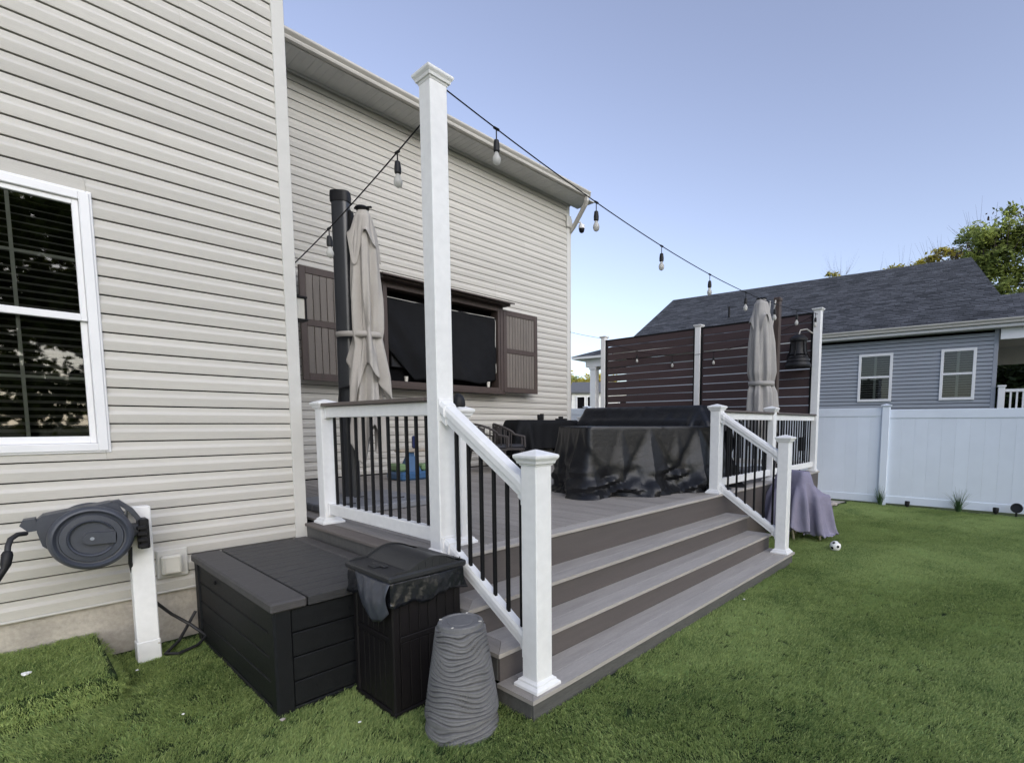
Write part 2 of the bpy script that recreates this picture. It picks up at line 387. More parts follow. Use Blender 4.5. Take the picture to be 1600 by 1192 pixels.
def turf(name, pts, rots, parent=None):
    # real blades: small clumps of them instanced on every point
    me = bpy.data.meshes.new(name); me.from_pydata(pts, [], [])
    at = me.attributes.new('rot', 'FLOAT_VECTOR', 'POINT'); at.data.foreach_set('vector', np.array(rots, dtype=np.float32).ravel())
    o = bpy.data.objects.new(name, me); COL.objects.link(o); o['kind'] = 'stuff'
    ng = bpy.data.node_groups.new(name, 'GeometryNodeTree')
    ng.interface.new_socket('Geometry', in_out='INPUT', socket_type='NodeSocketGeometry')
    ng.interface.new_socket('Geometry', in_out='OUTPUT', socket_type='NodeSocketGeometry')
    N = ng.nodes; L = ng.links
    gi = N.new('NodeGroupInput'); go = N.new('NodeGroupOutput'); ci = N.new('GeometryNodeCollectionInfo')
    ci.inputs['Collection'].default_value = clumps; ci.inputs['Separate Children'].default_value = True; ci.inputs['Reset Children'].default_value = True
    ip = N.new('GeometryNodeInstanceOnPoints'); ip.inputs['Pick Instance'].default_value = True
    na = N.new('GeometryNodeInputNamedAttribute'); na.data_type = 'FLOAT_VECTOR'; na.inputs['Name'].default_value = 'rot'
    rv = N.new('FunctionNodeRandomValue'); rv.data_type = 'FLOAT_VECTOR'
    rv.inputs[0].default_value = (.85, .85, .75); rv.inputs[1].default_value = (1.15, 1.15, 1.2)
    L.new(gi.outputs[0], ip.inputs['Points']); L.new(ci.outputs[0], ip.inputs['Instance']); L.new(na.outputs[0], ip.inputs['Rotation'])
    L.new(rv.outputs[0], ip.inputs['Scale']); L.new(ip.outputs[0], go.inputs[0])
    o.modifiers.new('turf', 'NODES').node_group = ng
    if parent: o.parent = parent
    return o
tr_ = random.Random(5)
def swirl(x, y):
    return 0.9 * math.sin(x * 1.9 + 1.3 * math.sin(y * 1.4)) + 0.7 * math.sin(y * 2.7 + x * .8) + tr_.gauss(0, .45)
pts, rots = [], []
def lawn_free(x, y):
    if y > 4.62 or x > 11.42: return False
    if x > 1.83 and x < 5.95 and y > 1.90: return False
    if x >= 5.9 and y > 2.72: return False
    if x > 1.77 and y > 2.72: return False
    if .96 < x < 1.76 and 2.99 < y < 4.5: return False
    if x < .37 and y > 3.80: return False
    if x > 10.4 and y > 2.55 : return False
    return True
st = .076
nx, ny = int(14.2 / st), int(7.4 / st)
for i in range(nx):
    for j in range(ny):
        x = -2.6 + (i + tr_.random()) * st; y = -2.8 + (j + tr_.random()) * st
        if lawn_free(x, y): pts.append((x, y, 0)); rots.append((0, 0, swirl(x, y)))
turf('grass', pts, rots)

# raised turf covered step, lower left
t = thing('turf_step', (-.4, 4.2, 0), 'low raised step wrapped in green turf against the house foundation', 'step')
mb = MB(); mb.box(-1.6, .40, 3.84, 4.67, .0, .175, .02); part('block', mb, TURFB, t)
pts, rots = [], []
for i in range(int(2.0 / .07)):
    for j in range(int(.86 / .07)):
        pts.append((min(-1.6 + .4 + (i + tr_.random()) * .07, .735), max(3.84 - 4.2 + (j + tr_.random()) * .07, -.305), .175)); rots.append((0, 0, tr_.gauss(.1, .45)))
    for j in range(3):
        pts.append((-1.6 + .4 + (i + tr_.random()) * .07, 3.84 - 4.2, .03 + .05 * j)); rots.append((math.pi / 2 * .95, 0, tr_.gauss(0, .15)))
for j in range(int(.82 / .06)):
    for k in range(3):
        pts.append((.4 + .385, 3.84 - 4.2 + (j + tr_.random()) * .06, .03 + .05 * k)); rots.append((0, math.pi / 2 * .45, tr_.gauss(0, .3)))
turf('grass_cover', pts, rots, t)

# ================================================================== THE HOUSE
H, HB = .1217, .130
AY, BY, AX = 4.66, 8.14, 1.75          # wing front plane, back wall plane, wing corner
house = thing('house', (0, 9, 0), 'two storey house clad in light greige horizontal siding with white gutter', 'house')
def sprof(h): return [(-.014, .001), (.0115, 0), (.013, .003), (.0195, .058), (.0185, .062), (.0055, .080), (.0045, .084), (.0035, h - .009), (-.014, h - .009)]   # (out, up) of one course
def course(length, along='x', h=None):
    SPROF = sprof(h or H)
    mb = MB(); n = len(SPROF); vs = []
    for t_ in (0, length):
        for o, z in SPROF:
            vs.append((t_, -o, z) if along == 'x' else (o, t_, z))
    fs = [(i, (i + 1) % n, n + (i + 1) % n, n + i) for i in range(n)] + [tuple(range(n)), tuple(range(n, 2 * n))]
    mb.add(vs, fs); return mb.mesh('siding_plank', SIDE)
WX0, WX1, WZ0, WZ1 = -.47, .53, 1.42, 3.08          # window in the wing
cA_full = course(AX - .055 + 4.0)
cA_l = course(WX0 + .012 + 4.0); cA_r = course(AX - .055 - WX1 + .012)
joints = {8: .97, 9: .97, 33: 1.10, 34: 1.10, 2: -1.4, 3: -1.4}
zb = .388
for k in range(51):
    z = zb + k * H
    if z + H > WZ0 + .01 and z < WZ1 - .01:
        place('siding_plank', cA_l, house, (-4.0, AY - 9, z)); place('siding_plank', cA_r, house, (WX1 - .012, AY - 9, z))
    elif k in joints:
        j = joints[k]
        place('siding_plank', course(j + 4.0), house, (-4.0, AY - 9, z)); place('siding_plank', course(AX - .055 - j + .02), house, (j - .02, AY - 9 - .0035, z))
    else: place('siding_plank', cA_full, house, (-4.0, AY - 9, z))
zt_ = zb + math.ceil((WZ1 + .012 - zb) / H) * H
mb = MB(); mb.box(WX0 - .012, WX1 - .012, AY - .010, AY + .015, WZ1 - .002, zt_ - .011, .002); part('siding_filler', mb, SIDE, house)
zt_ = zb + math.floor((WZ0 - .012 - zb) / H) * H
mb = MB(); mb.box(WX0 - .012, WX1 - .012, AY - .013, AY + .015, zt_ - .001, WZ0 + .002, .002); part('siding_filler', mb, SIDE, house)
cB_full = course(9.05 - AX, h=HB)
jB = {4: 7.9, 5: 7.9, 8: 5.4, 9: 5.4, 26: 6.9, 27: 6.9, 30: 4.3, 31: 4.3, 34: 7.7, 35: 7.7, 38: 5.6, 39: 5.6, 42: 3.6, 43: 3.6}
for k in range(45):
    z = .765 + k * HB
    if k in jB:
        j = jB[k]
        place('siding_plank', course(j - AX, h=HB), house, (AX, BY - 9, z)); place('siding_plank', course(9.05 - j + .02, h=HB), house, (j - .02, BY - 9 - .0035, z))
    else: place('siding_plank', cB_full, house, (AX, BY - 9, z))
cR = course(BY - AY - .04, 'y')
for k in range(51): place('siding_plank', cR, house, (AX, AY + .04 - 9, zb + k * H))
# near-black shell behind the siding: painted lap shadows and unlit window room
mb = MB(); mb.box(-4, AX - .016, AY + .5, 18, .39, 6.62); mb.box(AX, 9.085, BY + .016, 18, .39, 6.62)
mb.box(-4, WX0, AY + .016, AY + .499, .39, 6.62); mb.box(WX1, AX - .016, AY + .016, AY + .499, .39, 6.62)
mb.box(WX0 + .0005, WX1 - .0005, AY + .016, AY + .499, .40, WZ0); mb.box(WX0 + .0005, WX1 - .0005, AY + .016, AY + .499, WZ1, 6.62)
part('wall_shell', mb, DARK, house)
mb = MB(); mb.box(-4, AX - .01, AY + .018, BY, -.05, .395); part('foundation', mb, CONC, house)
# corner trims
mb = MB(); mb.box(AX - .075, AX + .020, AY - .024, AY - .001, .40, 6.6, .004); mb.box(AX + .0005, AX + .022, AY - .0005, AY + .07, .40, 6.6, .004)
part('corner_trim', mb, TRIM, house)
mb = MB(); mb.box(9.025, 9.12, BY - .022, BY - .001, .75, 6.6, .004); mb.box(9.101, 9.122, BY - .0005, BY + .08, .75, 6.6, .004)
part('corner_trim', mb, TRIM, house)
mb = MB(); mb.box(-4, AX - .08, AY - .02, AY - .002, .372, .387, .003); part('starter_strip', mb, TRIM, house)
# far gable end wall, plain courses
cG = course(18 - BY - .09, 'y', HB)
for k in range(45): place('siding_plank', cG, house, (9.10, BY + .085 - 9, .765 + k * HB))
# eave of the back wall
EY = 7.60
pan = MB()
pan.prism([(0, 0), (.012, -.006), (.085, -.006), (.092, 0), (.10, 0), (.112, -.006), (.185, -.006), (.192, 0), (.2, 0), (.212, -.006), (.285, -.006), (.292, 0), (.3035, 0), (.3035, .008), (0, .008)], 'y', EY - 9, BY - .02 - 9)
pm = pan.mesh('soffit_panel', SOFF)
x = AX + .03
while x < 9.1: place('soffit_panel', pm, house, (x, 0, 6.615)); x += .305
mb = MB(); mb.box(AX + .03, 9.12, BY - .045, BY - .019, 6.575, 6.613, .004); part('frieze_trim', mb, TRIM, house)
mb = MB(); mb.box(AX + .03, 9.09, EY - .02, EY, 6.60, 6.715, .004); part('fascia', mb, GUTR, house)
GP = [(0, 0), (-.075, 0), (-.085, .03), (-.082, .05), (-.115, .085), (-.125, .10), (-.125, .128), (-.118, .128), (-.112, .09), (-.07, .05), (-.07, .012), (-.006, .012), (-.006, .125), (0, .125)]
mb = MB(); mb.prism([(EY - .021 + p * .9, 6.612 + q * .86) for p, q in GP], 'x', AX + .05, 9.10); mb.box(9.096, 9.10, EY - .125, EY - .022, 6.615, 6.72)
part('gutter', mb, GUTR, house)
mb = MB(); mb.box(AX + .03, 9.11, EY - .09, EY + .06, 6.726, 6.738, .003); part('drip_edge', mb, GUTR, house)
mb = MB(); mb.tube([(9.02, EY - .07, 6.64), (9.02, EY - .07, 6.52), (9.04, EY - .02, 6.46), (9.165, BY - .12, 6.14), (9.165, BY + .03, 6.02), (9.165, BY + .05, 5.9), (9.165, BY + .05, .3)], .04, rect=(.04, .03))
part('downspout', mb, GUTR, house)
rf = MB()
rf.prism([(EY - .05, 6.74), (13.5, 10.6), (19.0, 6.95), (19.0, 6.90), (13.5, 10.5), (EY + .02, 6.72)], 'x', AX + .04, 9.12)
ro = part('roof', rf, SHING, house)
rf = MB(); rf.prism([(AY - .55, 6.87), (11.5, 11.4), (19.0, 6.9), (19.0, 6.84), (11.5, 11.3), (AY - .5, 6.78)], 'x', -4.4, AX + .03); part('roof', rf, SHING, house)
mb = MB(); mb.box(-4.3, AX + .02, AY - .5, AY - .03, 6.60, 6.615); part('soffit', mb, SOFF, house)
mb = MB(); mb.prism([(BY, 6.6), (13.5, 10.45), (18, 6.9)], 'x', 9.0, 9.1); part('gable_wall', mb, SIDE, house)

# double hung window in the wing
wf = MB()
fy0, fy1 = AY - .035, AY + .06
def ring_frame(mb, x0, x1, z0, z1, w, y0, y1, c=.004, wb=None):
    wb = wb or w
    mb.box(x0, x0 + w, y0, y1, z0, z1, c); mb.box(x1 - w, x1, y0, y1, z0, z1, c)
    mb.box(x0 + w - .001, x1 - w + .001, y0 + .0015, y1, z1 - w, z1, c); mb.box(x0 + w - .001, x1 - w + .001, y0 + .0015, y1, z0, z0 + wb, c)
ring_frame(wf, WX0, WX1, WZ0, WZ1, .052, fy0, fy1, .005)
ring_frame(wf, WX0 - .012, WX1 + .012, WZ0 - .012, WZ1 + .012, .03, AY - .026, AY, .004)
win = part('window', wf, WINW, house)
ix0, ix1 = WX0 + .053, WX1 - .053; MR = 2.285
for nm, z0, z1, dy in (('upper_sash', MR - .02, WZ1 - .053, .002), ('lower_sash', WZ0 + .053, MR + .02, .026)):
    mb = MB(); ring_frame(mb, ix0, ix1, z0, z1, .032, AY - .02 + dy, AY + .012 + dy, .003, .045); part(nm, mb, WINW, win)
    gx0, gx1, gz0, gz1 = ix0 + .032, ix1 - .032, z0 + .045, z1 - .032
    mb = MB(); mb.add([(gx0, AY + .002 + dy, gz0), (gx1, AY + .002 + dy, gz0), (gx1, AY + .002 + dy, gz1), (gx0, AY + .002 + dy, gz1)], [(0, 1, 2, 3)]); part('pane', mb, PANE, win)
    mb = MB()
    gz = (gz0 + gz1) / 2
    mb.box(gx0, gx1, AY + .009 + dy, AY + .015 + dy, gz - .009, gz + .009)
    for q in (1 / 3, 2 / 3):
        xx = gx0 + (gx1 - gx0) * q; mb.box(xx - .009, xx + .009, AY + .008 + dy, AY + .0145 + dy, gz0, gz1)
    part('muntin', mb, mat('muntin_grey_green', (0.42, 0.44, 0.40), .5, .05, 5), win)
sm = MB(); sm.box(0, ix1 - ix0, 0, .042, 0, .003, M=Matrix.Rotation(R_(24), 4, 'X')); slm = sm.mesh('blind_slat', mat('window_blind', (0.16, 0.16, 0.15), .6, .08, 6))
z = WZ0 + .08
while z < WZ1 - .08:
    o = place('blind_slat', slm, win, (ix0, AY + .075 - 9, z)); z += .046

# ================================================================== THE DECK WITH ITS STEPS
DZ = .745
deck = thing('deck', (5.8, 5.4, 0), 'raised composite deck of brown grey boards with three wide steps down to the lawn', 'deck')
DL, DR, DF = 1.745, 9.85, 2.69
BW = .1385
bm_ = MB(); bm_.box(0, BW - .0085, 0, 8.125 - (DF + .139), -.025, 0, .003); dbm = bm_.mesh('deck_board', DECKG)
bs_ = MB(); bs_.box(0, BW - .005, 0, 8.125 - (DF + .139), -.025, 0, .003)
x = DL + .139
while x + BW < DR - .139:
    place('deck_board', dbm, deck, (x - 5.8, DF + .139 - 5.4, DZ)); x += BW
mb = MB(); mb.box(DL, DR, DF, DF + .134, DZ - .026, DZ, .004); part('border_board', mb, TREAD, deck)
mb = MB(); mb.box(DL, DL + .134, DF + .138, AY - .03, DZ - .026, DZ, .004); part('border_board', mb, mat('border_brown', (0.15, 0.132, 0.122), 0.65, 0.14, 3, .3, 60, (6, .7, 6), .2, fine=.1), deck)
mb = MB(); mb.box(DR - .134, DR, DF + .138, 8.12, DZ - .026, DZ, .004); part('border_board', mb, DECKG, deck)
mb = MB(); mb.box(DL + .02, DR - .02, DF + .03, 8.12, DZ - .20, DZ - .03); part('joist_frame', mb, DARK, deck)
SX0, SX1 = 1.80, 5.985
# side and front skirts
mb = MB(); mb.box(DL + .018, DL + .038, DF + .02, AY - .03, DZ - .30, DZ - .027, .003); part('skirt_board', mb, SKIRT, deck)
mb = MB(); mb.box(DL + .016, DL + .036, DF + .022, AY - .03, 0, DZ - .304, .003); part('skirt_board', mb, SKIRT, deck)
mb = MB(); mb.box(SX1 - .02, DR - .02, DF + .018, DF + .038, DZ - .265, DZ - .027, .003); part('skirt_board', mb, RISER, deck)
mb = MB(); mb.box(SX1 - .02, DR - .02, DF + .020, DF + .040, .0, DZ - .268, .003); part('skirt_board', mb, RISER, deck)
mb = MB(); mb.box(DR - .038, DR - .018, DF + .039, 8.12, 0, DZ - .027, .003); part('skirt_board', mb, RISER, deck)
steps = [(1.867, .132), (2.140, .305), (2.412, .493)]
prevz = 0
for i, (yf, z) in enumerate(steps):
    yb = (steps[i + 1][0] if i < 2 else DF) + .02          # the next riser stands here
    w = .1345
    a0, a1 = SX0, SX1
    # front board with mitred returns at both ends, back board butted between them
    mb = MB(); mb.prism([(a0, yf), (a1, yf), (a1 - w, yf + w), (a0 + w, yf + w)], 'z', z - .025, z); part('tread_board', mb, TREAD, deck)
    mb = MB(); mb.prism([(a0, yf + .0025), (a0 + w - .003, yf + w + .0005), (a0 + w - .003, yb), (a0, yb)], 'z', z - .025, z - .0004); part('tread_board', mb, DECKG, deck)
    mb = MB(); mb.prism([(a1, yf + .0025), (a1, yb), (a1 - w + .003, yb), (a1 - w + .003, yf + w + .0005)], 'z', z - .025, z - .0004); part('tread_board', mb, TREAD, deck)
    mb = MB(); mb.box(a0 + w, a1 - w, yf + w + .0045, yb - .0005, z - .025, z - .0002, .002); part('tread_board', mb, TREAD, deck)
    rz0 = prevz if i else -.02
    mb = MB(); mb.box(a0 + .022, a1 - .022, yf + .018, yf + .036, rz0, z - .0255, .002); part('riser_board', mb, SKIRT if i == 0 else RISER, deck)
    for xx in (a0 + .020, a1 - .038):
        mb = MB(); mb.box(xx, xx + .018, yf + .0365, DF + .017, rz0, z - .0255, .002); part('step_side', mb, SKIRT, deck)
    prevz = z
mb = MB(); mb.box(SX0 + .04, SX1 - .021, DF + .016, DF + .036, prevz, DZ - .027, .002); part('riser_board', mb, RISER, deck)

# ---------------------------------------------------------------- white posts, rails
def post(name, x, y, z0, z1, label, group=None, s=.12, cap=True, base=True):
    t = thing(name, (x + s / 2, y + s / 2, z0), label, 'post', group)
    mb = MB(); mb.box(x, x + s, y, y + s, z0, z1, .005); part('shaft', mb, WHITE, t)
    cx, cy = x + s / 2, y + s / 2; h = s / 2
    if cap:
        mb = MB()
        lv = [(h + .002, z1 - .022), (h + .006, z1 - .012), (h + .014, z1 - .008), (h + .018, z1 + .006), (h + .028, z1 + .020), (h + .030, z1 + .026), (h + .030, z1 + .036), (h + .025, z1 + .040), (.006, z1 + .066)]
        mb.rings([[(cx - q, cy - q, z), (cx + q, cy - q, z), (cx + q, cy + q, z), (cx - q, cy + q, z)] for q, z in lv]); part('cap', mb, WHITE, t)
    if base:
        mb = MB()
        lv = [(h + .034, z0 + .001), (h + .034, z0 + .016), (h + .030, z0 + .020), (h + .018, z0 + .030), (h + .016, z0 + .040), (h + .006, z0 + .046), (h + .001, z0 + .052)]
        mb.rings([[(cx - q, cy - q, z), (cx + q, cy - q, z), (cx + q, cy + q, z), (cx - q, cy + q, z)] for q, z in lv]); part('base_trim', mb, WHITE, t)
    return t
TP = (1.842, 2.742)
post('tall_post', *TP, DZ, 3.655, 'very tall white square post at the deck corner carrying the string light cord')
post('newel_post', 1.885, 1.92, .132, 1.395, 'nearest short white newel post at the left foot of the steps', 'newel posts of the steps')
post('newel_post', 5.80, 2.742, DZ, 1.775, 'white newel post at the top right of the steps beside the black covered table', 'newel posts of the steps')
post('newel_post', 5.80, 1.915, .132, 1.412, 'white newel post at the right foot of the steps in front of the lilac cover', 'newel posts of the steps')
post('rail_post', 1.842, 4.44, DZ, 1.742, 'white rail post beside the house corner above the storage box')
post('rail_post', 7.62, 2.745, DZ, 1.795, 'white rail post in the middle of the right railing below the grey umbrella')
post('stub_post', 2.155, 2.95, DZ, 1.665, 'short slim white post standing just behind the tall post', s=.085)
bal = MB(); bal.box(-.0105, .0105, -.0105, .0105, 0, 1, .003)
def bal_mesh(L):
    b = MB(); b.box(-.0105, .0105, -.0105, .0105, 0, L, .003); return b.mesh('baluster', BLKM)
def rail_profile(w, h):
    return [(-w * .35, 0), (w * .35, 0), (w * .35, h * .35), (w * .5, h * .45), (w * .5, h * .8), (w * .38, h), (-w * .38, h), (-w * .5, h * .8), (-w * .5, h * .45), (-w * .35, h * .35)]
# left railing, running from the house corner to the tall post
t = thing('deck_railing', (1.902, 3.65, DZ), 'white railing with black balusters between the house corner and the tall post', 'railing', 'deck railings')
mb = MB(); mb.box(1.872, 1.932, 2.862, 4.44, 1.652, 1.742, .005); part('top_rail', mb, WHITE, t)
mb = MB(); mb.box(1.832, 1.968, 2.885, 4.60, 1.7445, 1.771, .004); part('cap_board', mb, CAPB, t)
mb = MB(); mb.box(1.872, 1.932, 2.862, 4.44, .826, .920, .005); part('bottom_rail', mb, WHITE, t)
bme = bal_mesh(.735)
for k in range(12): place('baluster', bme, t, (0, 2.965 + k * .1238 - 3.65, .919 - DZ))
mb = MB()
for y in (2.864, 4.416):
    for z in (.815, 1.643): mb.box(1.866, 1.938, y, y + .022, z, z + .11, .003)
part('rail_bracket', mb, WHITE, t)
# right railing along the front of the deck
def rail_x(x0, x1, y, label, n, last=1.742):
    t = thing('deck_railing', ((x0 + x1) / 2, y, DZ), label, 'railing', 'deck railings'); xm = (x0 + x1) / 2
    mb = MB(); mb.box(x0, x1, y - .03, y + .03, 1.652, 1.742, .005); part('top_rail', mb, WHITE, t)
    mb = MB(); mb.box(x0, x1, y - .068, y + .068, 1.7445, 1.771, .004); part('cap_board', mb, CAPB, t)
    mb = MB(); mb.box(x0, x1, y - .03, y + .03, .826, .920, .005); part('bottom_rail', mb, WHITE, t)
    for k in range(n): place('baluster', bme, t, (x0 + (k + 1) * (x1 - x0) / (n + 1) - xm, 0, .919 - DZ))
    return t
rail_x(5.92, 7.62, 2.802, 'white railing with black balusters directly right of the top newel of the steps', 13)
rail_x(7.74, 9.69, 2.802, 'white railing with black balusters ending at the tall screen post on the right', 15)
# short railing closing the gap between screen and house
t = thing('deck_railing', (9.76, 7.9, DZ), 'short white railing in the gap between the dark screen and the house corner', 'railing', 'deck railings')
mb = MB(); mb.box(9.73, 9.79, 7.70, 8.42, 1.63, 1.742, .005); part('top_rail', mb, WHITE, t)
mb = MB(); mb.box(9.69, 9.83, 7.70, 8.42, 1.7445, 1.771, .004); part('cap_board', mb, WHITE, t)
mb = MB(); mb.box(9.73, 9.79, 7.70, 8.42, .826, .92, .005); part('bottom_rail', mb, WHITE, t)
wb = MB(); wb.box(-.02, .02, -.02, .02, 0, .715, .003); wbm = wb.mesh('baluster', WHITE)
for k in range(5): place('baluster', wbm, t, (0, -.13 + k * .125, .919 - DZ))
# stair rails
def stair_rail(xa, xb, y0, z0t, y1, z1t, z0b, z1b, label):
    t = thing('stair_railing', ((xa + xb) / 2, (y0 + y1) / 2, .132), label, 'railing', 'stair railings')
    def slope(prof, za, zb_):
        mb = MB()
        mb.rings([[(xa + p, y0, za + q) for p, q in prof], [(xb + p, y1, zb_ + q) for p, q in prof]]); return mb
    part('top_rail', slope(rail_profile(.085, .11), z0t - .11, z1t - .11), WHITE, t)
    part('bottom_rail', slope(rail_profile(.06, .095), z0b - .095, z1b - .095), WHITE, t)
    for e, (y, zt, zb_) in enumerate(((y0, z0t, z0b), (y1, z1t, z1b))):
        xc = (xa, xb)[e]; s_ = -1 if e == 0 else 1; sl_ = (z1t - z0t) / (y1 - y0)
        for nm, zz, hh in (('top', zt, .11), ('bottom', zb_, .095)):
            mb = MB(); d = s_ * .05
            pf = rail_profile(.105 if nm == 'top' else .08, hh + .02)
            mb.rings([[(xc + p, y, zz - hh - .012 + q) for p, q in pf], [(xc + p, y + d, zz - hh - .012 + q + sl_ * d) for p, q in pf]])
            mb.box(xc - .054, xc + .054, y + (s_ * .0005), y + s_ * .010, zz - hh - .018, zz + .014, .003)
            part('rail_bracket', mb, WHITE, t)
    n = 6
    for k in range(n):
        f = (k + .92) / (n + .45); y = y0 + (y1 - y0) * f; xc = xa + (xb - xa) * f
        zt = z0t + (z1t - z0t) * f - .10; zb_ = z0b + (z1b - z0b) * f - .012
        b = MB(); b.box(xc - .0105, xc + .0105, y - .0105, y + .0105, zb_, zt, .003); part('baluster', b, BLKM, t)
stair_rail(1.900, 1.945, 2.742, 1.742, 2.04, 1.283, .866, .400, 'sloping white stair rail with black balusters left of the steps')
stair_rail(5.86, 5.86, 2.742, 1.742, 2.035, 1.283, .866, .400, 'sloping white stair rail with black balusters right of the steps')

# ---------------------------------------------------------------- brown privacy screen
screen = thing('privacy_screen', (9.76, 5.15, DZ), 'tall privacy screen of dark brown horizontal slats between white posts', 'screen')
for y, zt in ((2.735, 3.60), (5.055, 3.60), (7.53, 3.64)):
    cx, cy, h = 9.76, y + .06, .06
    mb = MB(); mb.box(9.70, 9.82, y, y + .12, DZ, zt, .005)
    lv = [(h + .002, zt - .02), (h + .012, zt - .005), (h + .028, zt + .012), (h + .028, zt + .026), (.006, zt + .045)]
    mb.rings([[(cx - q, cy - q, z), (cx + q, cy - q, z), (cx + q, cy + q, z), (cx - q, cy + q, z)] for q, z in lv])
    mb.box(cx - .085, cx + .085, cy - .085, cy + .085, DZ, DZ + .03, .006)
    part('post', mb, WHITE, screen)
for y0, y1 in ((2.895, 5.015), (5.215, 7.49)):
    for ya in (y0 - .038, y1):
        mb = MB(); mb.box(9.725, 9.795, ya, ya + .038, 1.75, 3.575, .003); part('channel', mb, BLKM, screen)
    sb = MB(); sb.box(-.012, .012, 0, y1 - y0, 0, .1455, .003); sme = sb.mesh('slat', SLAT)
    for k in range(11):
        place('slat', sme, screen, (9.758 - 9.76, y0 - 5.15, 3.414 - k * .1637 + rnd.uniform(-.003, .003) - DZ))
    mb = MB(); mb.box(9.735, 9.785, y0 - .037, y1 + .037, 1.655, 1.745, .005); part('rail', mb, WHITE, screen)
    mb = MB(); mb.box(9.735, 9.785, y0 - .037, y1 + .037, .826, .92, .005); part('rail', mb, WHITE, screen)
    nb_ = int((y1 - y0) / .125)
    for k in range(nb_): place('baluster', bme, screen, (0, y0 + (k + .5) * (y1 - y0) / nb_ - 5.15, .919 - DZ))
    mb = MB(); mb.box(9.735, 9.782, y0, y1, 3.5425, 3.572, .003); part('top_trim', mb, BLKM, screen)

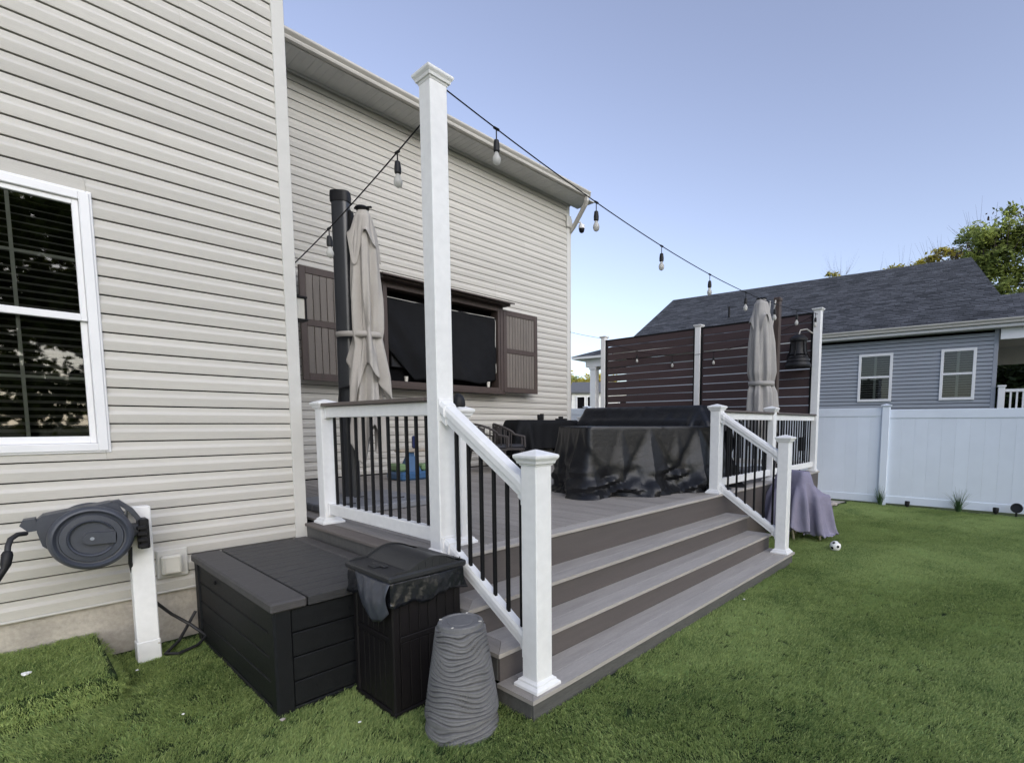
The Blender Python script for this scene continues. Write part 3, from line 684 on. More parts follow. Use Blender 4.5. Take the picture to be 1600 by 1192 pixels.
# ================================================================== CLOTH COVERS
def drape(w, d, res, centre, rz, boxes, floor, steps=170, seed=0, bend=.25, jit=.02, thick=.012, offset=(0, 0), rounds=10, radius=None, grip=.35, slack=.0):
    # small position based cloth: a w x d sheet falls over boxes (x0,x1,y0,y1,z0,z1 in the sheet's own turned frame)
    rg = np.random.default_rng(seed)
    nx, ny = int(w / res) + 1, int(d / res) + 1
    X, Y = np.meshgrid((np.arange(nx) / (nx - 1) - .5) * w + offset[0], (np.arange(ny) / (ny - 1) - .5) * d + offset[1], indexing='ij')
    top = max(b[5] for b in boxes) + thick + .03
    P = np.stack([X, Y, np.full_like(X, top)], -1)
    P[..., 2] += rg.normal(0, .004, X.shape) + jit * np.sin(X * 7 + seed) * np.sin(Y * 6 + 2 * seed)
    P = P.reshape(-1, 3); idx = np.arange(nx * ny).reshape(nx, ny)
    bat = []
    def addb(a, b, k):
        if len(a): bat.append((a.ravel(), b.ravel(), np.linalg.norm(P0[a.ravel()] - P0[b.ravel()], axis=1), k))
    P0 = np.stack([X, Y, np.zeros_like(X)], -1).reshape(-1, 3)
    for o in (0, 1):
        a = idx[o:-1:2]; addb(a, idx[o + 1::2][:len(a)], 1.0)
        a = idx[:, o:-1:2]; addb(a, idx[:, o + 1::2][:, :a.shape[1]], 1.0)
        a = idx[o:-1:2, :-1]; addb(a[:, ::2], idx[o + 1::2, 1:][:len(a)][:, ::2], .5); addb(a[:, 1::2], idx[o + 1::2, 1:][:len(a)][:, 1::2], .5)
        a = idx[o:-1:2, 1:]; addb(a[:, ::2], idx[o + 1::2, :-1][:len(a)][:, ::2], .5); addb(a[:, 1::2], idx[o + 1::2, :-1][:len(a)][:, 1::2], .5)
    for o in range(4):
        if o < 2:
            A = [i for i in range(nx - 2) if (i // 2) % 2 == 0 and i % 2 == o]; 
        else: A = [i for i in range(nx - 2) if (i // 2) % 2 == 1 and i % 2 == o - 2]
        if A: addb(idx[A], idx[[i + 2 for i in A]], bend)
        B = [j for j in range(ny - 2) if (j // 2) % 2 == (0 if o < 2 else 1) and j % 2 == o % 2]
        if B: addb(idx[:, B], idx[:, [j + 2 for j in B]], bend)
    if slack:
        bat = [(a, b, r * (1 + slack * np.maximum(0, .5 + np.sin(P0[a][:, 0] * 9 + seed) * np.sin(P0[a][:, 1] * 8 + 1.3 * seed) + .6 * np.sin(P0[a][:, 0] * 21 - P0[a][:, 1] * 17))), k) for a, b, r, k in bat]
    V = np.zeros_like(P); dt = .016
    def collide(Q, old):
        for x0, x1, y0, y1, z0, z1 in boxes:
            c = np.array([(x0 + x1) / 2, (y0 + y1) / 2, (z0 + z1) / 2]); h = np.array([(x1 - x0) / 2, (y1 - y0) / 2, (z1 - z0) / 2])
            q = Q - c; cl = np.clip(q, -h, h); dv = q - cl; dist = np.linalg.norm(dv, axis=1)
            out = (dist > 1e-9) & (dist < thick)
            if out.any():
                Q[out] = c + cl[out] + dv[out] / dist[out][:, None] * thick
                Q[out, :] += (old[out] - Q[out]) * np.array([grip, grip, 0])
            ins = dist <= 1e-9
            if ins.any():
                qi = q[ins]; pen = h + thick - np.abs(qi); pen[:, 2] *= .8; pen[(old[ins, 2] > z1 - .04), 2] = -1.0
                ax = np.argmin(pen, 1); r = np.arange(len(ax)); sg = np.sign(qi[r, ax]); sg[sg == 0] = 1
                qi[r, ax] = sg * (h[ax] + thick); Q[ins] = c + qi
        lo = Q[:, 2] < floor + .006
        if lo.any():
            Q[lo, 2] = floor + .006; Q[lo, :2] += (old[lo, :2] - Q[lo, :2]) * .8
    for it in range(steps):
        V[:, 2] -= 9.8 * dt; V *= .97
        sp_ = np.linalg.norm(V, axis=1); k = np.minimum(1, 2.2 / np.maximum(sp_, 1e-9)); V *= k[:, None]
        old = P.copy(); P = P + V * dt
        for _ in range(rounds):
            for a, b, r, k in bat:
                dd = P[b] - P[a]; L = np.linalg.norm(dd, axis=1); co = dd * ((L - r) / np.maximum(L, 1e-9) * .5 * k)[:, None]
                P[a] += co; P[b] -= co
        collide(P, old)
        V = (P - old) / dt
    mb = MB(); M = Matrix.Translation(Vector((centre[0], centre[1], 0))) @ Matrix.Rotation(rz, 4, 'Z')
    vs = [tuple(M @ Vector(p)) for p in P]
    fs = [(int(idx[i, j]), int(idx[i + 1, j]), int(idx[i + 1, j + 1]), int(idx[i, j + 1])) for i in range(nx - 1) for j in range(ny - 1)]
    if radius: fs = [f for f in fs if all(math.hypot(P0[k][0], P0[k][1]) < radius for k in f)]
    mb.add(vs, fs); return mb
def cover(name, mb, m, label, cat, origin, group=None, lev=1):
    me = bpy.data.meshes.new(name); me.from_pydata(mb.v, [], mb.f); me.materials.append(m)
    me.polygons.foreach_set('use_smooth', [True] * len(me.polygons))
    me.transform(Matrix.Translation(-Vector(origin)))
    o = bpy.data.objects.new(name, me); COL.objects.link(o); o.location = origin
    add_mod(o, 'SUBSURF', levels=lev, render_levels=lev); add_mod(o, 'SOLIDIFY', thickness=.003, offset=1)
    return tag(o, label, cat, group)
RZ1 = R_(-25)
def tarp(cx, cy, rz, hx, hy, ztop, zfloor, folds, flare, seed, nu=260, nv=34):
    # sheet over a box top: cone shaped folds start at points of the rim and widen downwards, crumpled where it meets the floor
    r = random.Random(seed); M = Matrix.Translation((cx, cy, 0)) @ Matrix.Rotation(rz, 4, 'Z'); rc = .07
    per = []; Lx, Ly = 2 * (hx - rc), 2 * (hy - rc); qa = rc * math.pi / 2; tot = 2 * Lx + 2 * Ly + 4 * qa
    def rim(u):
        d = (u % 1) * tot
        for k, (L_, o, t_) in enumerate(((Lx, (-hx + rc, -hy), 0), (Ly, (hx, -hy + rc), 90), (Lx, (hx - rc, hy), 180), (Ly, (-hx, hy - rc), 270))):
            a = R_(t_)
            if d <= L_: return o[0] + math.cos(a) * d, o[1] + math.sin(a) * d, math.sin(a), -math.cos(a)
            d -= L_
            if d <= qa:
                c = ((hx - rc, -hy + rc), (hx - rc, hy - rc), (-hx + rc, hy - rc), (-hx + rc, -hy + rc))[k]; b_ = a - math.pi / 2 + d / rc
                return c[0] + rc * math.cos(b_), c[1] + rc * math.sin(b_), math.cos(b_), math.sin(b_)
            d -= qa
    lat = [[r.uniform(-1, 1) for _ in range(64)] for _ in range(12)]
    def facet(u, v, nu_, nv_):
        x, y = (u % 1) * nu_, v * nv_; i, j = int(x), int(y); fx, fy = x - i, y - j
        g = lambda a, b_: lat[b_ % 12][a % nu_]
        if fx + fy < 1: return g(i, j) + (g(i + 1, j) - g(i, j)) * fx + (g(i, j + 1) - g(i, j)) * fy
        return g(i + 1, j + 1) + (g(i, j + 1) - g(i + 1, j + 1)) * (1 - fx) + (g(i + 1, j) - g(i + 1, j + 1)) * (1 - fy)
    vs, fs = [], []
    for j in range(nv):
        v = j / (nv - 1)
        for i in range(nu):
            u = i / nu; x, y, nx_, ny_ = rim(u)
            d = flare * v ** 1.15
            for uf, w, amp in folds:
                du = abs((u - uf + .5) % 1 - .5); ww = .004 + w * v
                if du < ww: d += amp * v ** 1.1 * (1 - du / ww)
                elif du < 2 * ww: d -= amp * .28 * v * (1 - abs(du / ww - 1.5) / .5)
            crv = max(0, (v - .42) / .58)
            d += .115 * crv * facet(u, v * 1.6, 34, 7) * min(1, crv * 2) + .022 * v * facet(u, v, 22, 4)
            z = ztop - .012 + (zfloor + .008 - ztop) * v + .02 * (1 - v) * facet(u, .2, 30, 3) * .4 + (.05 * crv * abs(facet(u + .3, v, 40, 6)) if v < .97 else .012 * abs(facet(u + .3, v, 40, 6)))
            vs.append(tuple(M @ Vector((x + nx_ * d, y + ny_ * d, z))))
    for j in range(nv - 1):
        for i in range(nu): fs.append((j * nu + i, j * nu + (i + 1) % nu, (j + 1) * nu + (i + 1) % nu, (j + 1) * nu + i))
    prev = list(range(nu))
    for q, s_ in enumerate((.985, .93, .6, .3)):
        o = len(vs)
        for i in range(nu):
            x, y, _, _ = rim(i / nu); vs.append(tuple(M @ Vector((x * s_, y * s_, ztop + .004 - .012 * (q > 1) * abs(facet(i / nu, s_, 14, 4))))))
        for i in range(nu): fs.append((prev[i], o + i, o + (i + 1) % nu, prev[(i + 1) % nu]))
        prev = list(range(o, o + nu))
    fs.append(tuple(prev)); mb = MB(); mb.add(vs, fs); return mb
folds = [(.065, .030, .07), (.135, .05, .16), (.205, .022, .06), (.262, .055, .19), (.31, .03, .09), (.345, .05, .14), (.48, .04, .10), (.60, .04, .12), (.72, .05, .12), (.84, .045, .10), (.865, .02, .05), (.955, .055, .17), (.905, .03, .08)]
mb = tarp(5.56, 3.72, RZ1, .98, .46, 1.562, DZ, folds, .07, 5)
me = mb.mesh('covered_table', COVB, 28); me.transform(Matrix.Translation((-5.56, -3.72, -DZ)))
o = bpy.data.objects.new('covered_table', me); COL.objects.link(o); o.location = (5.56, 3.72, DZ)
tag(o, 'outdoor table draped in a wrinkled glossy black cover at the head of the steps', 'covered table', 'furniture under black covers')
mb = drape(3.6, 2.2, .05, (8.62, 5.62), R_(90), [(-1.35, 1.42, -.30, .30, DZ, 1.92), (-1.55, 1.5, -.42, .42, DZ, 1.66)], DZ, seed=8, steps=110, bend=.06, slack=.035)
cover('covered_bar', mb, COVN, 'long item under a dark cover standing along the brown slat screen', 'covered bar', (8.62, 5.62, DZ), 'furniture under black covers')
mb = drape(3.1, 1.7, .055, (7.72, 7.62), 0, [(-.92, .92, -.28, .28, DZ, 1.665)], DZ, seed=5, steps=90, bend=.3)
cover('covered_cart', mb, COVT, 'table under a matt black cloth against the siding with small dark things on top', 'covered table', (7.72, 7.62, DZ), 'furniture under black covers')
# something peaked under a black cover, right of the bar
mb = drape(1.9, 1.9, .055, (7.05, 3.62), R_(20), [(-.30, .30, -.26, .26, DZ, 1.50), (-.05, .05, -.05, .05, DZ, 1.80)], DZ, seed=12, steps=100)
cover('covered_grill', mb, COVT, 'peaked black cover seen behind the right railing next to the grey umbrella', 'covered grill', (7.05, 3.62, DZ), 'furniture under black covers')
# lilac covered chair on the lawn
mb = drape(2.0, 2.0, .036, (7.42, 2.24), R_(60), [(-.28, .28, -.27, .27, .10, .62), (-.27, .27, .06, .27, .10, .95)], .03, seed=21, steps=120, bend=.25, offset=(0, .12), radius=1.0, grip=.85, slack=.02)
for i, v in enumerate(mb.v):
    k = 1 - .40 * max(0, 1 - v[2] / .62)
    mb.v[i] = (7.42 + (v[0] - 7.42) * k, 2.24 + (v[1] - 2.24) * k, max(v[2], .09 + .02 * math.sin(v[0] * 40) * math.sin(v[1] * 37)))
chair_t = thing('covered_chair', (7.42, 2.24, 0), 'chair under a faded lilac cover with pale wooden feet beside the steps', 'covered chair')
me = bpy.data.meshes.new('cover'); me.from_pydata(mb.v, [], mb.f); me.materials.append(PURP); me.transform(WM[chair_t.name].inverted())
me.polygons.foreach_set('use_smooth', [True] * len(me.polygons))
o = bpy.data.objects.new('cover', me); COL.objects.link(o); o.parent = chair_t; add_mod(o, 'SUBSURF', levels=1, render_levels=1); add_mod(o, 'SOLIDIFY', thickness=.003)
for fx, fy in ((7.36, 2.0), (7.62, 2.02), (7.2, 2.3), (7.6, 2.4)):
    mb = MB(); mb.tube([(fx, fy, .22), (fx + .015, fy - .03, 0)], [.022, .014], 8); part('foot', mb, WOODP, chair_t)

# ================================================================== STORAGE BOX
t = thing('storage_box', (1.33, 3.74, 0), 'big black resin storage box with a grey plank lid beside the deck', 'storage box')
X0, X1, Y0, Y1 = .94, 1.715, 2.965, 4.545
mb = MB(); mb.box(X0 + .02, X1 - .02, Y0 + .02, Y1 - .02, .0, .585); part('liner', mb, DARK, t)
for cx, cy in ((X0, Y0), (X1 - .085, Y0), (X0, Y1 - .085), (X1 - .085, Y1 - .085)):
    mb = MB()
    a, b = cx - .006, cx + .091; c, d = cy - .006, cy + .091
    mb.prism([(a + .012, c), (b - .012, c), (b, c + .012), (b, d - .012), (b - .012, d), (a + .012, d), (a, d - .012), (a, c + .012)], 'z', 0, .588); part('corner_post', mb, BOXB, t)
for k, (z0, z1) in enumerate(((.03, .165), (.171, .305), (.311, .445), (.451, .584))):
    mb = MB(); mb.box(X0 + .004, X0 + .02, Y0 + .086, Y1 - .086, z0, z1, .005); part('side_plank', mb, BOXB, t)
    mb = MB(); mb.box(X0 + .086, X1 - .086, Y0 + .004, Y0 + .02, z0, z1, .005); part('side_plank', mb, BOXB, t)
mb = MB(); mb.box(X0 - .002, X1, Y0 - .002, Y1, 0, .026, .006); part('base_rim', mb, BOXB, t)
mb = MB(); mb.lathe([(.012, 0), (.012, .01), (.006, .01), (.006, .004)], (0, 0, 0), 12, Matrix.Translation((X0 + .004, 4.05, .53)) @ Matrix.Rotation(R_(-90), 4, 'Y')); part('lock_ring', mb, BLKM, t)
mb = MB(); mb.box(X0 - .02, X0 + .165, Y0 - .022, Y1 + .022, .588, .645, .010); part('lid_border', mb, BOXL, t)
mb = MB(); mb.box(1.625, X1 + .015, Y0 - .022, Y1 + .022, .588, .644, .010); part('lid_border', mb, BOXL, t)
npk = 13; wpk = (Y1 + .02 - (Y0 - .02)) / npk
for k in range(npk):
    mb = MB(); mb.box(X0 + .171, 1.619, Y0 - .02 + k * wpk, Y0 - .02 + (k + 1) * wpk - .0035, .590, .6425, .004); part('lid_plank', mb, BOXP, t)

# ================================================================== TRASH BIN
t = thing('trash_bin', (1.565, 2.69, 0), 'black lidded outdoor trash bin with a bag hanging out under its lid', 'bin')
X0, X1, Y0, Y1 = 1.345, 1.785, 2.465, 2.915
mb = MB(); mb.box(X0 + .012, X1 - .012, Y0 + .012, Y1 - .012, .03, .755); part('body', mb, BINB, t)
for cx, cy in ((X0, Y0), (X1 - .045, Y0), (X0, Y1 - .045), (X1 - .045, Y1 - .045)):
    mb = MB(); mb.box(cx, cx + .045, cy, cy + .045, .02, .76, .008); part('corner_post', mb, BINB, t)
mb = MB(); mb.box(X0 - .003, X1 + .003, Y0 - .003, Y1 + .003, 0, .035, .006); part('base', mb, BINB, t)
for z in (.415,):
    mb = MB(); mb.box(X0 + .045, X1 - .045, Y0 + .002, Y0 + .012, z, z + .03, .004); mb.box(X0 + .002, X0 + .012, Y0 + .045, Y1 - .045, z, z + .03, .004); part('middle_rail', mb, BINB, t)
for z0, z1 in ((.04, .41), (.45, .75)):
    for k in range(6):
        w = (X1 - X0 - .09) / 6; a = X0 + .045 + k * w
        mb = MB(); mb.box(a + .002, a + w - .002, Y0 + .006, Y0 + .0119, z0, z1, .003); part('panel_strip', mb, BINB, t)
        a = Y0 + .045 + k * w
        mb = MB(); mb.box(X0 + .006, X0 + .0119, a + .002, a + w - .002, z0, z1, .003); part('panel_strip', mb, BINB, t)
# bag skirt folded over the rim
rr = random.Random(4); per = []
N = 84; hw, hd = (X1 - X0) / 2 + .008, (Y1 - Y0) / 2 + .008; bcx, bcy = (X0 + X1) / 2, (Y0 + Y1) / 2
def rect_pt(u, gx, gy):
    u = (u % 1) * 4; k = int(u); f = u - k
    c = [(-1, -1), (1, -1), (1, 1), (-1, 1)]; a, b = c[k], c[(k + 1) % 4]
    return bcx + (a[0] + (b[0] - a[0]) * f) * gx, bcy + (a[1] + (b[1] - a[1]) * f) * gy
rings = []
for q in range(9):
    ring = []
    for i in range(N):
        u = i / N
        drop = .105 + .035 * math.sin(u * 4 * 6.28 + 1) + .05 * max(0, math.sin(u * 6.28 * 4 - 1.2)) ** 3 * (1 if u < .25 else .4)
        if .03 < u < .24: drop += .055 * math.exp(-((u - .155) / .045) ** 2)
        o = .004 + .012 * q / 8 + .007 * math.sin(u * 160 + q * .7) * (q / 8) + .012 * math.exp(-((u - .155) / .05) ** 2) * math.sin(q / 8 * 3.1)
        x, y = rect_pt(u, hw + o, hd + o); ring.append((x, y, .765 - drop * q / 8))
    rings.append(ring)
mb = MB(); mb.rings(rings, False, False)
bagp = part('bag', mb, BAG, t, smooth=60); add_mod(bagp, 'SOLIDIFY', thickness=.0015)
# loose flap of bag at the near left side
fl = MB(); n_, m_ = 14, 12; vs = []
for i in range(n_):
    for j in range(m_):
        u, v = i / (n_ - 1), j / (m_ - 1)
        y = Y0 - .02 + .40 * u * (1 - .25 * v)
        z = .765 - v * (.235 - .17 * abs(u - .45)) - .02 * math.sin(u * 9) * v
        x = X0 - .015 - .062 * math.sin(v * 2.4) * (1 - abs(u - .4) * 1.3) - .006 * math.sin(u * 22 + v * 5)
        vs.append((x, y, z))
fl.add(vs, [(i * m_ + j, (i + 1) * m_ + j, (i + 1) * m_ + j + 1, i * m_ + j + 1) for i in range(n_ - 1) for j in range(m_ - 1)])
o = part('bag_flap', fl, mat('bag_flap_plastic', (0.045, 0.05, 0.064), .3, .2, 12, .15, 40, spec=.6), t, smooth=70); add_mod(o, 'SOLIDIFY', thickness=.0015)
# lid
lid = MB(); lid.box(X0 - .028, X1 + .028, Y0 - .03, Y1 + .03, .762, .800, .010); lidp = part('lid', lid, BINL, t)
arc = []
for k in range(15):
    f = k / 14; arc.append((X0 + .10 + (X1 - X0 - .115) * f, .800 + .072 * math.sin(math.pi * (f * .86 + .10)) - .020))
mb = MB(); mb.prism(arc + [(X1 - .01, .799), (X0 + .10, .799)], 'y', Y0 - .008, Y1 + .008); part('arched_top', mb, BINL, lidp, smooth=30)
for yy in (Y0 - .02, Y1 + .008):
    a2 = [(x_, z_ + .010) for x_, z_ in arc]
    mb = MB(); mb.prism([(X0 - .01, .801)] + [(X0 + .03, .812)] + a2 + [(X1 + .005, .801)], 'y', yy, yy + .012); part('end_rim', mb, BINL, lidp, smooth=30)
mb = MB(); mb.box(X0 + .045, X0 + .075, bcy - .07, bcy + .07, .801, .813, .004); mb.box(X0 + .01, X0 + .05, bcy - .025, bcy + .05, .8005, .809, .003); part('handle', mb, BINL, lidp)
for k in range(7):
    a = X0 + .15 + k * .045
    mb = MB(); mb.box(a, a + .006, Y0 - .0235, Y0 - .0201, .806, .815 + .035 * math.sin(math.pi * (k + .8) / 7.4), .001); part('rib', mb, BINL, lidp)

# ================================================================== UPTURNED PLANTERS
def planter(z0, z1, r0, r1, label, seed, lip):
    r = random.Random(seed); n, m = 88, 300; rings = []
    ph = [r.uniform(0, 6.28) for _ in range(6)]
    for k in range(m + 1):
        f = k / m; ring = []
        z = z0 + (z1 - z0) * f
        for i in range(n):
            a = 2 * math.pi * i / n
            w = .016 * math.sin(2 * a + ph[0] + f * 5) + .011 * math.sin(3 * a + ph[1] - f * 9) + .006 * math.sin(5 * a + ph[2] + f * 13)
            s = ((z - z0 + w) / .0285) % 1.0
            rad = r0 + (r1 - r0) * f
            d = (.006 - .022 * math.exp(-((s - .5) / .105) ** 2) + .004 * math.sin(math.pi * s)) if .02 < f < .955 else 0
            if f <= .02: d = .004
            ring.append((1.552 + (rad + d) * math.cos(a), 2.15 + (rad + d) * math.sin(a), z))
        rings.append(ring)
    for rr_, zz in ((r1 - .006, z1 + .006), (r1 - .018, z1 + .007), (r1 - .022, z1 + .001), (r1 - .05, z1 + .001), (r1 - .052, z1 + .005), (.02, z1 + .005)):
        rings.append([(1.552 + rr_ * math.cos(2 * math.pi * i / n), 2.15 + rr_ * math.sin(2 * math.pi * i / n), zz) for i in range(n)])
    mb = MB(); mb.rings(rings)
    t = thing('planter', (1.552, 2.15, z0), label, 'planter', 'upturned planters')
    part('body', mb, POTM, t, smooth=38)
    return t
planter(0, .545, .186, .108, 'lower upturned grey planter with wavy ridges, its wide rim on the turf', 3, True)
t = planter(.095, .572, .186, .116, 'upper upturned grey planter with wavy ridges stacked over another one', 9, True)
for a in (.6, 2.2, 3.7, 5.3):
    mb = MB(); mb.box(-.008, .008, -.005, .005, 0, .003, .001, Matrix.Translation((1.552 + .106 * math.cos(a), 2.15 + .106 * math.sin(a), .578)) @ Matrix.Rotation(a, 4, 'Z')); part('foot_pad', mb, CREAM, t)

# ================================================================== HOSE REEL
t = thing('reel_post', (.62, 4.40, 0), 'short white square post by the house foundation that carries the hose reel', 'post')
mb = MB(); mb.box(.562, .680, 4.356, 4.445, 0, 1.055, .005); part('shaft', mb, WHITE, t)
mb = MB(); mb.box(.558, .684, 4.352, 4.449, 0, .145, .005); part('sleeve', mb, WHITE, t)
mb = MB(); mb.lathe([(.007, 0), (.007, .004), (.003, .005)], (0, 0, 0), 10, Matrix.Translation((.672, 4.352, .115)) @ Matrix.Rotation(R_(90), 4, 'X')); part('screw', mb, GUTR, t)
t = thing('hose_reel', (.40, 4.27, .9), 'dark grey wall style hose reel with a round side cover and carrying handle', 'hose reel')
Mr = Matrix.Translation((.375, 4.225, .912)) @ Matrix.Rotation(R_(-5), 4, 'Z') @ Matrix.Rotation(R_(9), 4, 'Y') @ Matrix.Rotation(R_(90), 4, 'X')   # local z points to the viewer
def lring(prof, n=56, sx=1.0): 
    mb = MB(); mb.rings([[tuple(Mr @ Vector((sx * r * math.cos(2 * math.pi * i / n), r * math.sin(2 * math.pi * i / n), z))) for i in range(n)] for r, z in prof]); return mb
part('drum_cover', lring([(.150, -.04), (.19, -.035), (.194, .005), (.190, .022), (.178, .038), (.168, .042), (.160, .034), (.154, .024), (.146, .022), (.141, .034), (.112, .036), (.106, .022), (.02, .020)]), GREY, t, smooth=30)
part('drum', lring([(.165, -.19), (.175, -.185), (.175, -.05), (.15, -.041)]), GREYD, t, smooth=30)
part('back_cover', lring([(.12, -.24), (.185, -.232), (.192, -.21), (.192, -.19), (.15, -.186)]), GREY, t, smooth=30)
# crescent ridge and the tongue across the disc
mb = MB(); rs = []
for k in range(33):
    a = R_(40 + 290 * k / 32); w = .0025
    c = Vector((math.cos(a), math.sin(a), 0))
    rs.append([tuple(Mr @ (c * rr_ + Vector((0, 0, zz)))) for rr_, zz in ((.094, .018), (.099, .036), (.107, .042), (.112, .033))])
mb.rings(rs); part('crescent_ridge', mb, GREY, t)
mb = MB(); pl = [( .105, -.034), (.105, .034)] + [(-.004 + .036 * math.cos(R_(a)), .036 * math.sin(R_(a))) for a in range(90, 271, 15)]
Mt = Mr @ Matrix.Rotation(R_(6), 4, 'Z')
mb.rings([[tuple(Mt @ Vector((x, y, z))) for x, y in pl] for z in (.015, .046)]); part('tongue', mb, GREY, t)
mb = MB(); mb.rings([[tuple(Mr @ Vector((r * math.cos(a * .5236), r * math.sin(a * .5236), z))) for a in range(12)] for r, z in ((.010, .046), (.010, .049), (.005, .049), (.005, .047))]); part('round_emblem', mb, NSIDE, t)
# upper housing, a ridge over the drum
def rprism(mb, poly, z0, z1): mb.rings([[tuple(Mr @ Vector((x, y, z))) for x, y in poly] for z in (z0, z1)])
mb = MB(); rprism(mb, [(-.235, .02), (-.245, .09), (-.225, .118), (.06, .213), (.10, .205), (.15, .12), (.0, .05), (-.15, -.10), (-.205, -.06)], -.18, -.042); part('housing', mb, GREY, t)
for px_, py_ in ((-.19, .112), (-.065, .158), (.055, .196)):
    mb = MB(); rprism(mb, [(px_ - .018, py_ - .004), (px_ + .02, py_ + .008), (px_ + .016, py_ + .020), (px_ - .014, py_ + .010)], -.10, -.044); part('lug', mb, GREYD, t)
mb = MB(); pth = [(.05, .195), (.10, .212), (.165, .165), (.215, .10), (.225, .04)]
mb.tube([tuple(Mr @ Vector((x, y, -.11))) for x, y in pth], .02, 8, rect=(.03, .014)); part('carry_handle', mb, GREY, t, smooth=40)
mb = MB(); rprism(mb, [(.14, -.02), (.20, -.01), (.225, .03), (.225, .075), (.17, .07), (.14, .05)], -.20, -.07); part('pivot_arm', mb, GREY, t)
mb = MB(); mb.box(.600, .652, 4.262, 4.355, .79, .985, .006); part('bracket', mb, BLKP, t)
for z in (.80, .84, .88, .92):
    mb = MB(); mb.box(.586, .636, 4.240, 4.2615, z, z + .024, .004); part('bracket_rib', mb, BLKP, t)
mb = MB(); rprism(mb, [(-.31, .055), (-.30, .088), (-.25, .10), (-.235, .03), (-.27, .02)], -.15, -.06); part('hose_outlet', mb, GREY, t)
mb = MB(); mb.tube([(.105, 4.20, .985), (.072, 4.16, .990), (.045, 4.12, .975), (.032, 4.09, .94), (.028, 4.075, .905)], .013, 10); part('hose_end', mb, HOSE, t, smooth=50)
mb = MB(); mb.tube([(.03, 4.078, .915), (.027, 4.07, .90), (.018, 4.055, .85), (.012, 4.05, .83), (-.02, 4.03, .78), (-.06, 4.02, .74)], [.018, .024, .022, .016, .018, .024], 10); part('hose_stopper', mb, BLKP, t, smooth=50)
single('supply_hose', MB().tube([(.56, 4.335, .80), (.555, 4.34, .70), (.585, 4.46, .55), (.69, 4.50, .36), (.78, 4.53, .24), (.88, 4.50, .14), (.95, 4.40, .06), (.88, 4.33, .035), (.76, 4.28, .03), (.70, 4.34, .03), (.80, 4.47, .05), (.90, 4.58, .15), (.935, 4.60, .2)], .011, 8), HOSE,
       'thin black hose looping from the hose reel down behind the white post', 'hose', smooth=60, origin=(.76, 4.28, .03))
# outlet cover on the siding
t = thing('outlet_cover', (.815, 4.62, .51), 'square cream weatherproof outlet cover low on the siding', 'outlet')
mb = MB(); mb.box(.735, .915, 4.622, 4.655, .485, .690, .006); part('mounting_block', mb, TRIM, t)
mb = MB(); mb.box(.752, .872, 4.566, 4.6215, .515, .655, .012); part('lid', mb, CREAM, t)
mb = MB(); ring_frame(mb, .768, .856, .532, .640, .006, 4.562, 4.567, .002); part('lid_rim', mb, CREAM, t)

# ================================================================== UMBRELLAS
def canopy(name, top, zb, cx, cy, prof, nf, m, parent, seed, amp=.22, sway=None, ragged=.55):
    r = random.Random(seed); n = 120; rings = []; K = 60
    ph = [r.uniform(0, 6.28) for _ in range(5)]
    for k in range(K + 1):
        f = k / K; z = top + (zb - top) * f
        # piecewise radius
        for (fa, ra), (fb, rb) in zip(prof[:-1], prof[1:]):
            if fa <= f <= fb: rad = ra + (rb - ra) * (f - fa) / max(1e-6, fb - fa); break
        ring = []
        for i in range(n):
            a = 2 * math.pi * i / n
            fold = math.sin(nf * a + ph[0] + 1.2 * math.sin(f * 3 + ph[1])); fold = math.copysign(abs(fold) ** .6, fold) + .40 * math.sin(2 * nf * a + ph[2] + f * 4) + .3 * math.sin(3 * a + ph[3])
            rr_ = rad * (1 + amp * min(1, .15 + f * 1.5) * fold)
            zz = z
            if f > .55:
                zz += (f - .55) * .55 * (math.sin(3 * a + ph[4]) + .5 * math.sin(5 * a + ph[1])) * ragged
            sx, sy = sway(f) if sway else (0, 0)
            ring.append((cx + sx + rr_ * math.cos(a), cy + sy + rr_ * math.sin(a), zz))
        rings.append(ring)
    mb = MB(); mb.rings(rings, True, False)
    o = part(name, mb, m, parent, smooth=75); add_mod(o, 'SOLIDIFY', thickness=.004, offset=-1)
    return o
t = thing('umbrella', (2.55, 5.45, DZ), 'closed beige cantilever umbrella on a thick charcoal mast near the house', 'umbrella', 'closed cantilever umbrellas')
mb = MB()
ang = R_(-48); Mm = Matrix.Translation((2.55, 5.45, 0)) @ Matrix.Rotation(ang, 4, 'Z')
oval = [(.088 * math.copysign(abs(math.cos(a)) ** .55, math.cos(a)), .062 * math.copysign(abs(math.sin(a)) ** .7, math.sin(a))) for a in [2 * math.pi * i / 28 for i in range(28)]]
mb.rings([[tuple(Mm @ Vector((x, y, z))) for x, y in oval] for z in (DZ + .07, 3.90)]); part('mast', mb, MAST, t, smooth=35)
mb = MB(); mb.rings([[tuple(Mm @ Vector((x * s_, y * s_, z))) for x, y in oval] for z, s_ in ((3.88, 1.12), (3.94, 1.14), (3.985, 1.1), (3.99, .9))]); part('mast_cap', mb, BLKP, t, smooth=35)
mb = MB(); mb.box(.086, .118, -.045, .045, DZ + .6, 3.80, .012, Mm); part('slide_rail', mb, BLKM, t)
mb = MB(); mb.box(.06, .15, -.07, .07, 1.70, 2.02, .02, Mm); part('crank_box', mb, BLKP, t)
mb = MB(); mb.tube([tuple(Mm @ Vector(p)) for p in ((-.02, -.085, 1.70), (-.05, -.10, 1.84), (-.03, -.105, 1.97), (.06, -.105, 1.99), (.11, -.10, 1.96), (.13, -.09, 1.83))], .014, 8); part('handle', mb, BLKP, t, smooth=50)
prof = [(0, .03), (.03, .075), (.14, .105), (.20, .12), (.50, .135), (.66, .125), (.71, .108), (.75, .125), (.88, .165), (1, .185)]
cx, cy = 2.70, 5.275
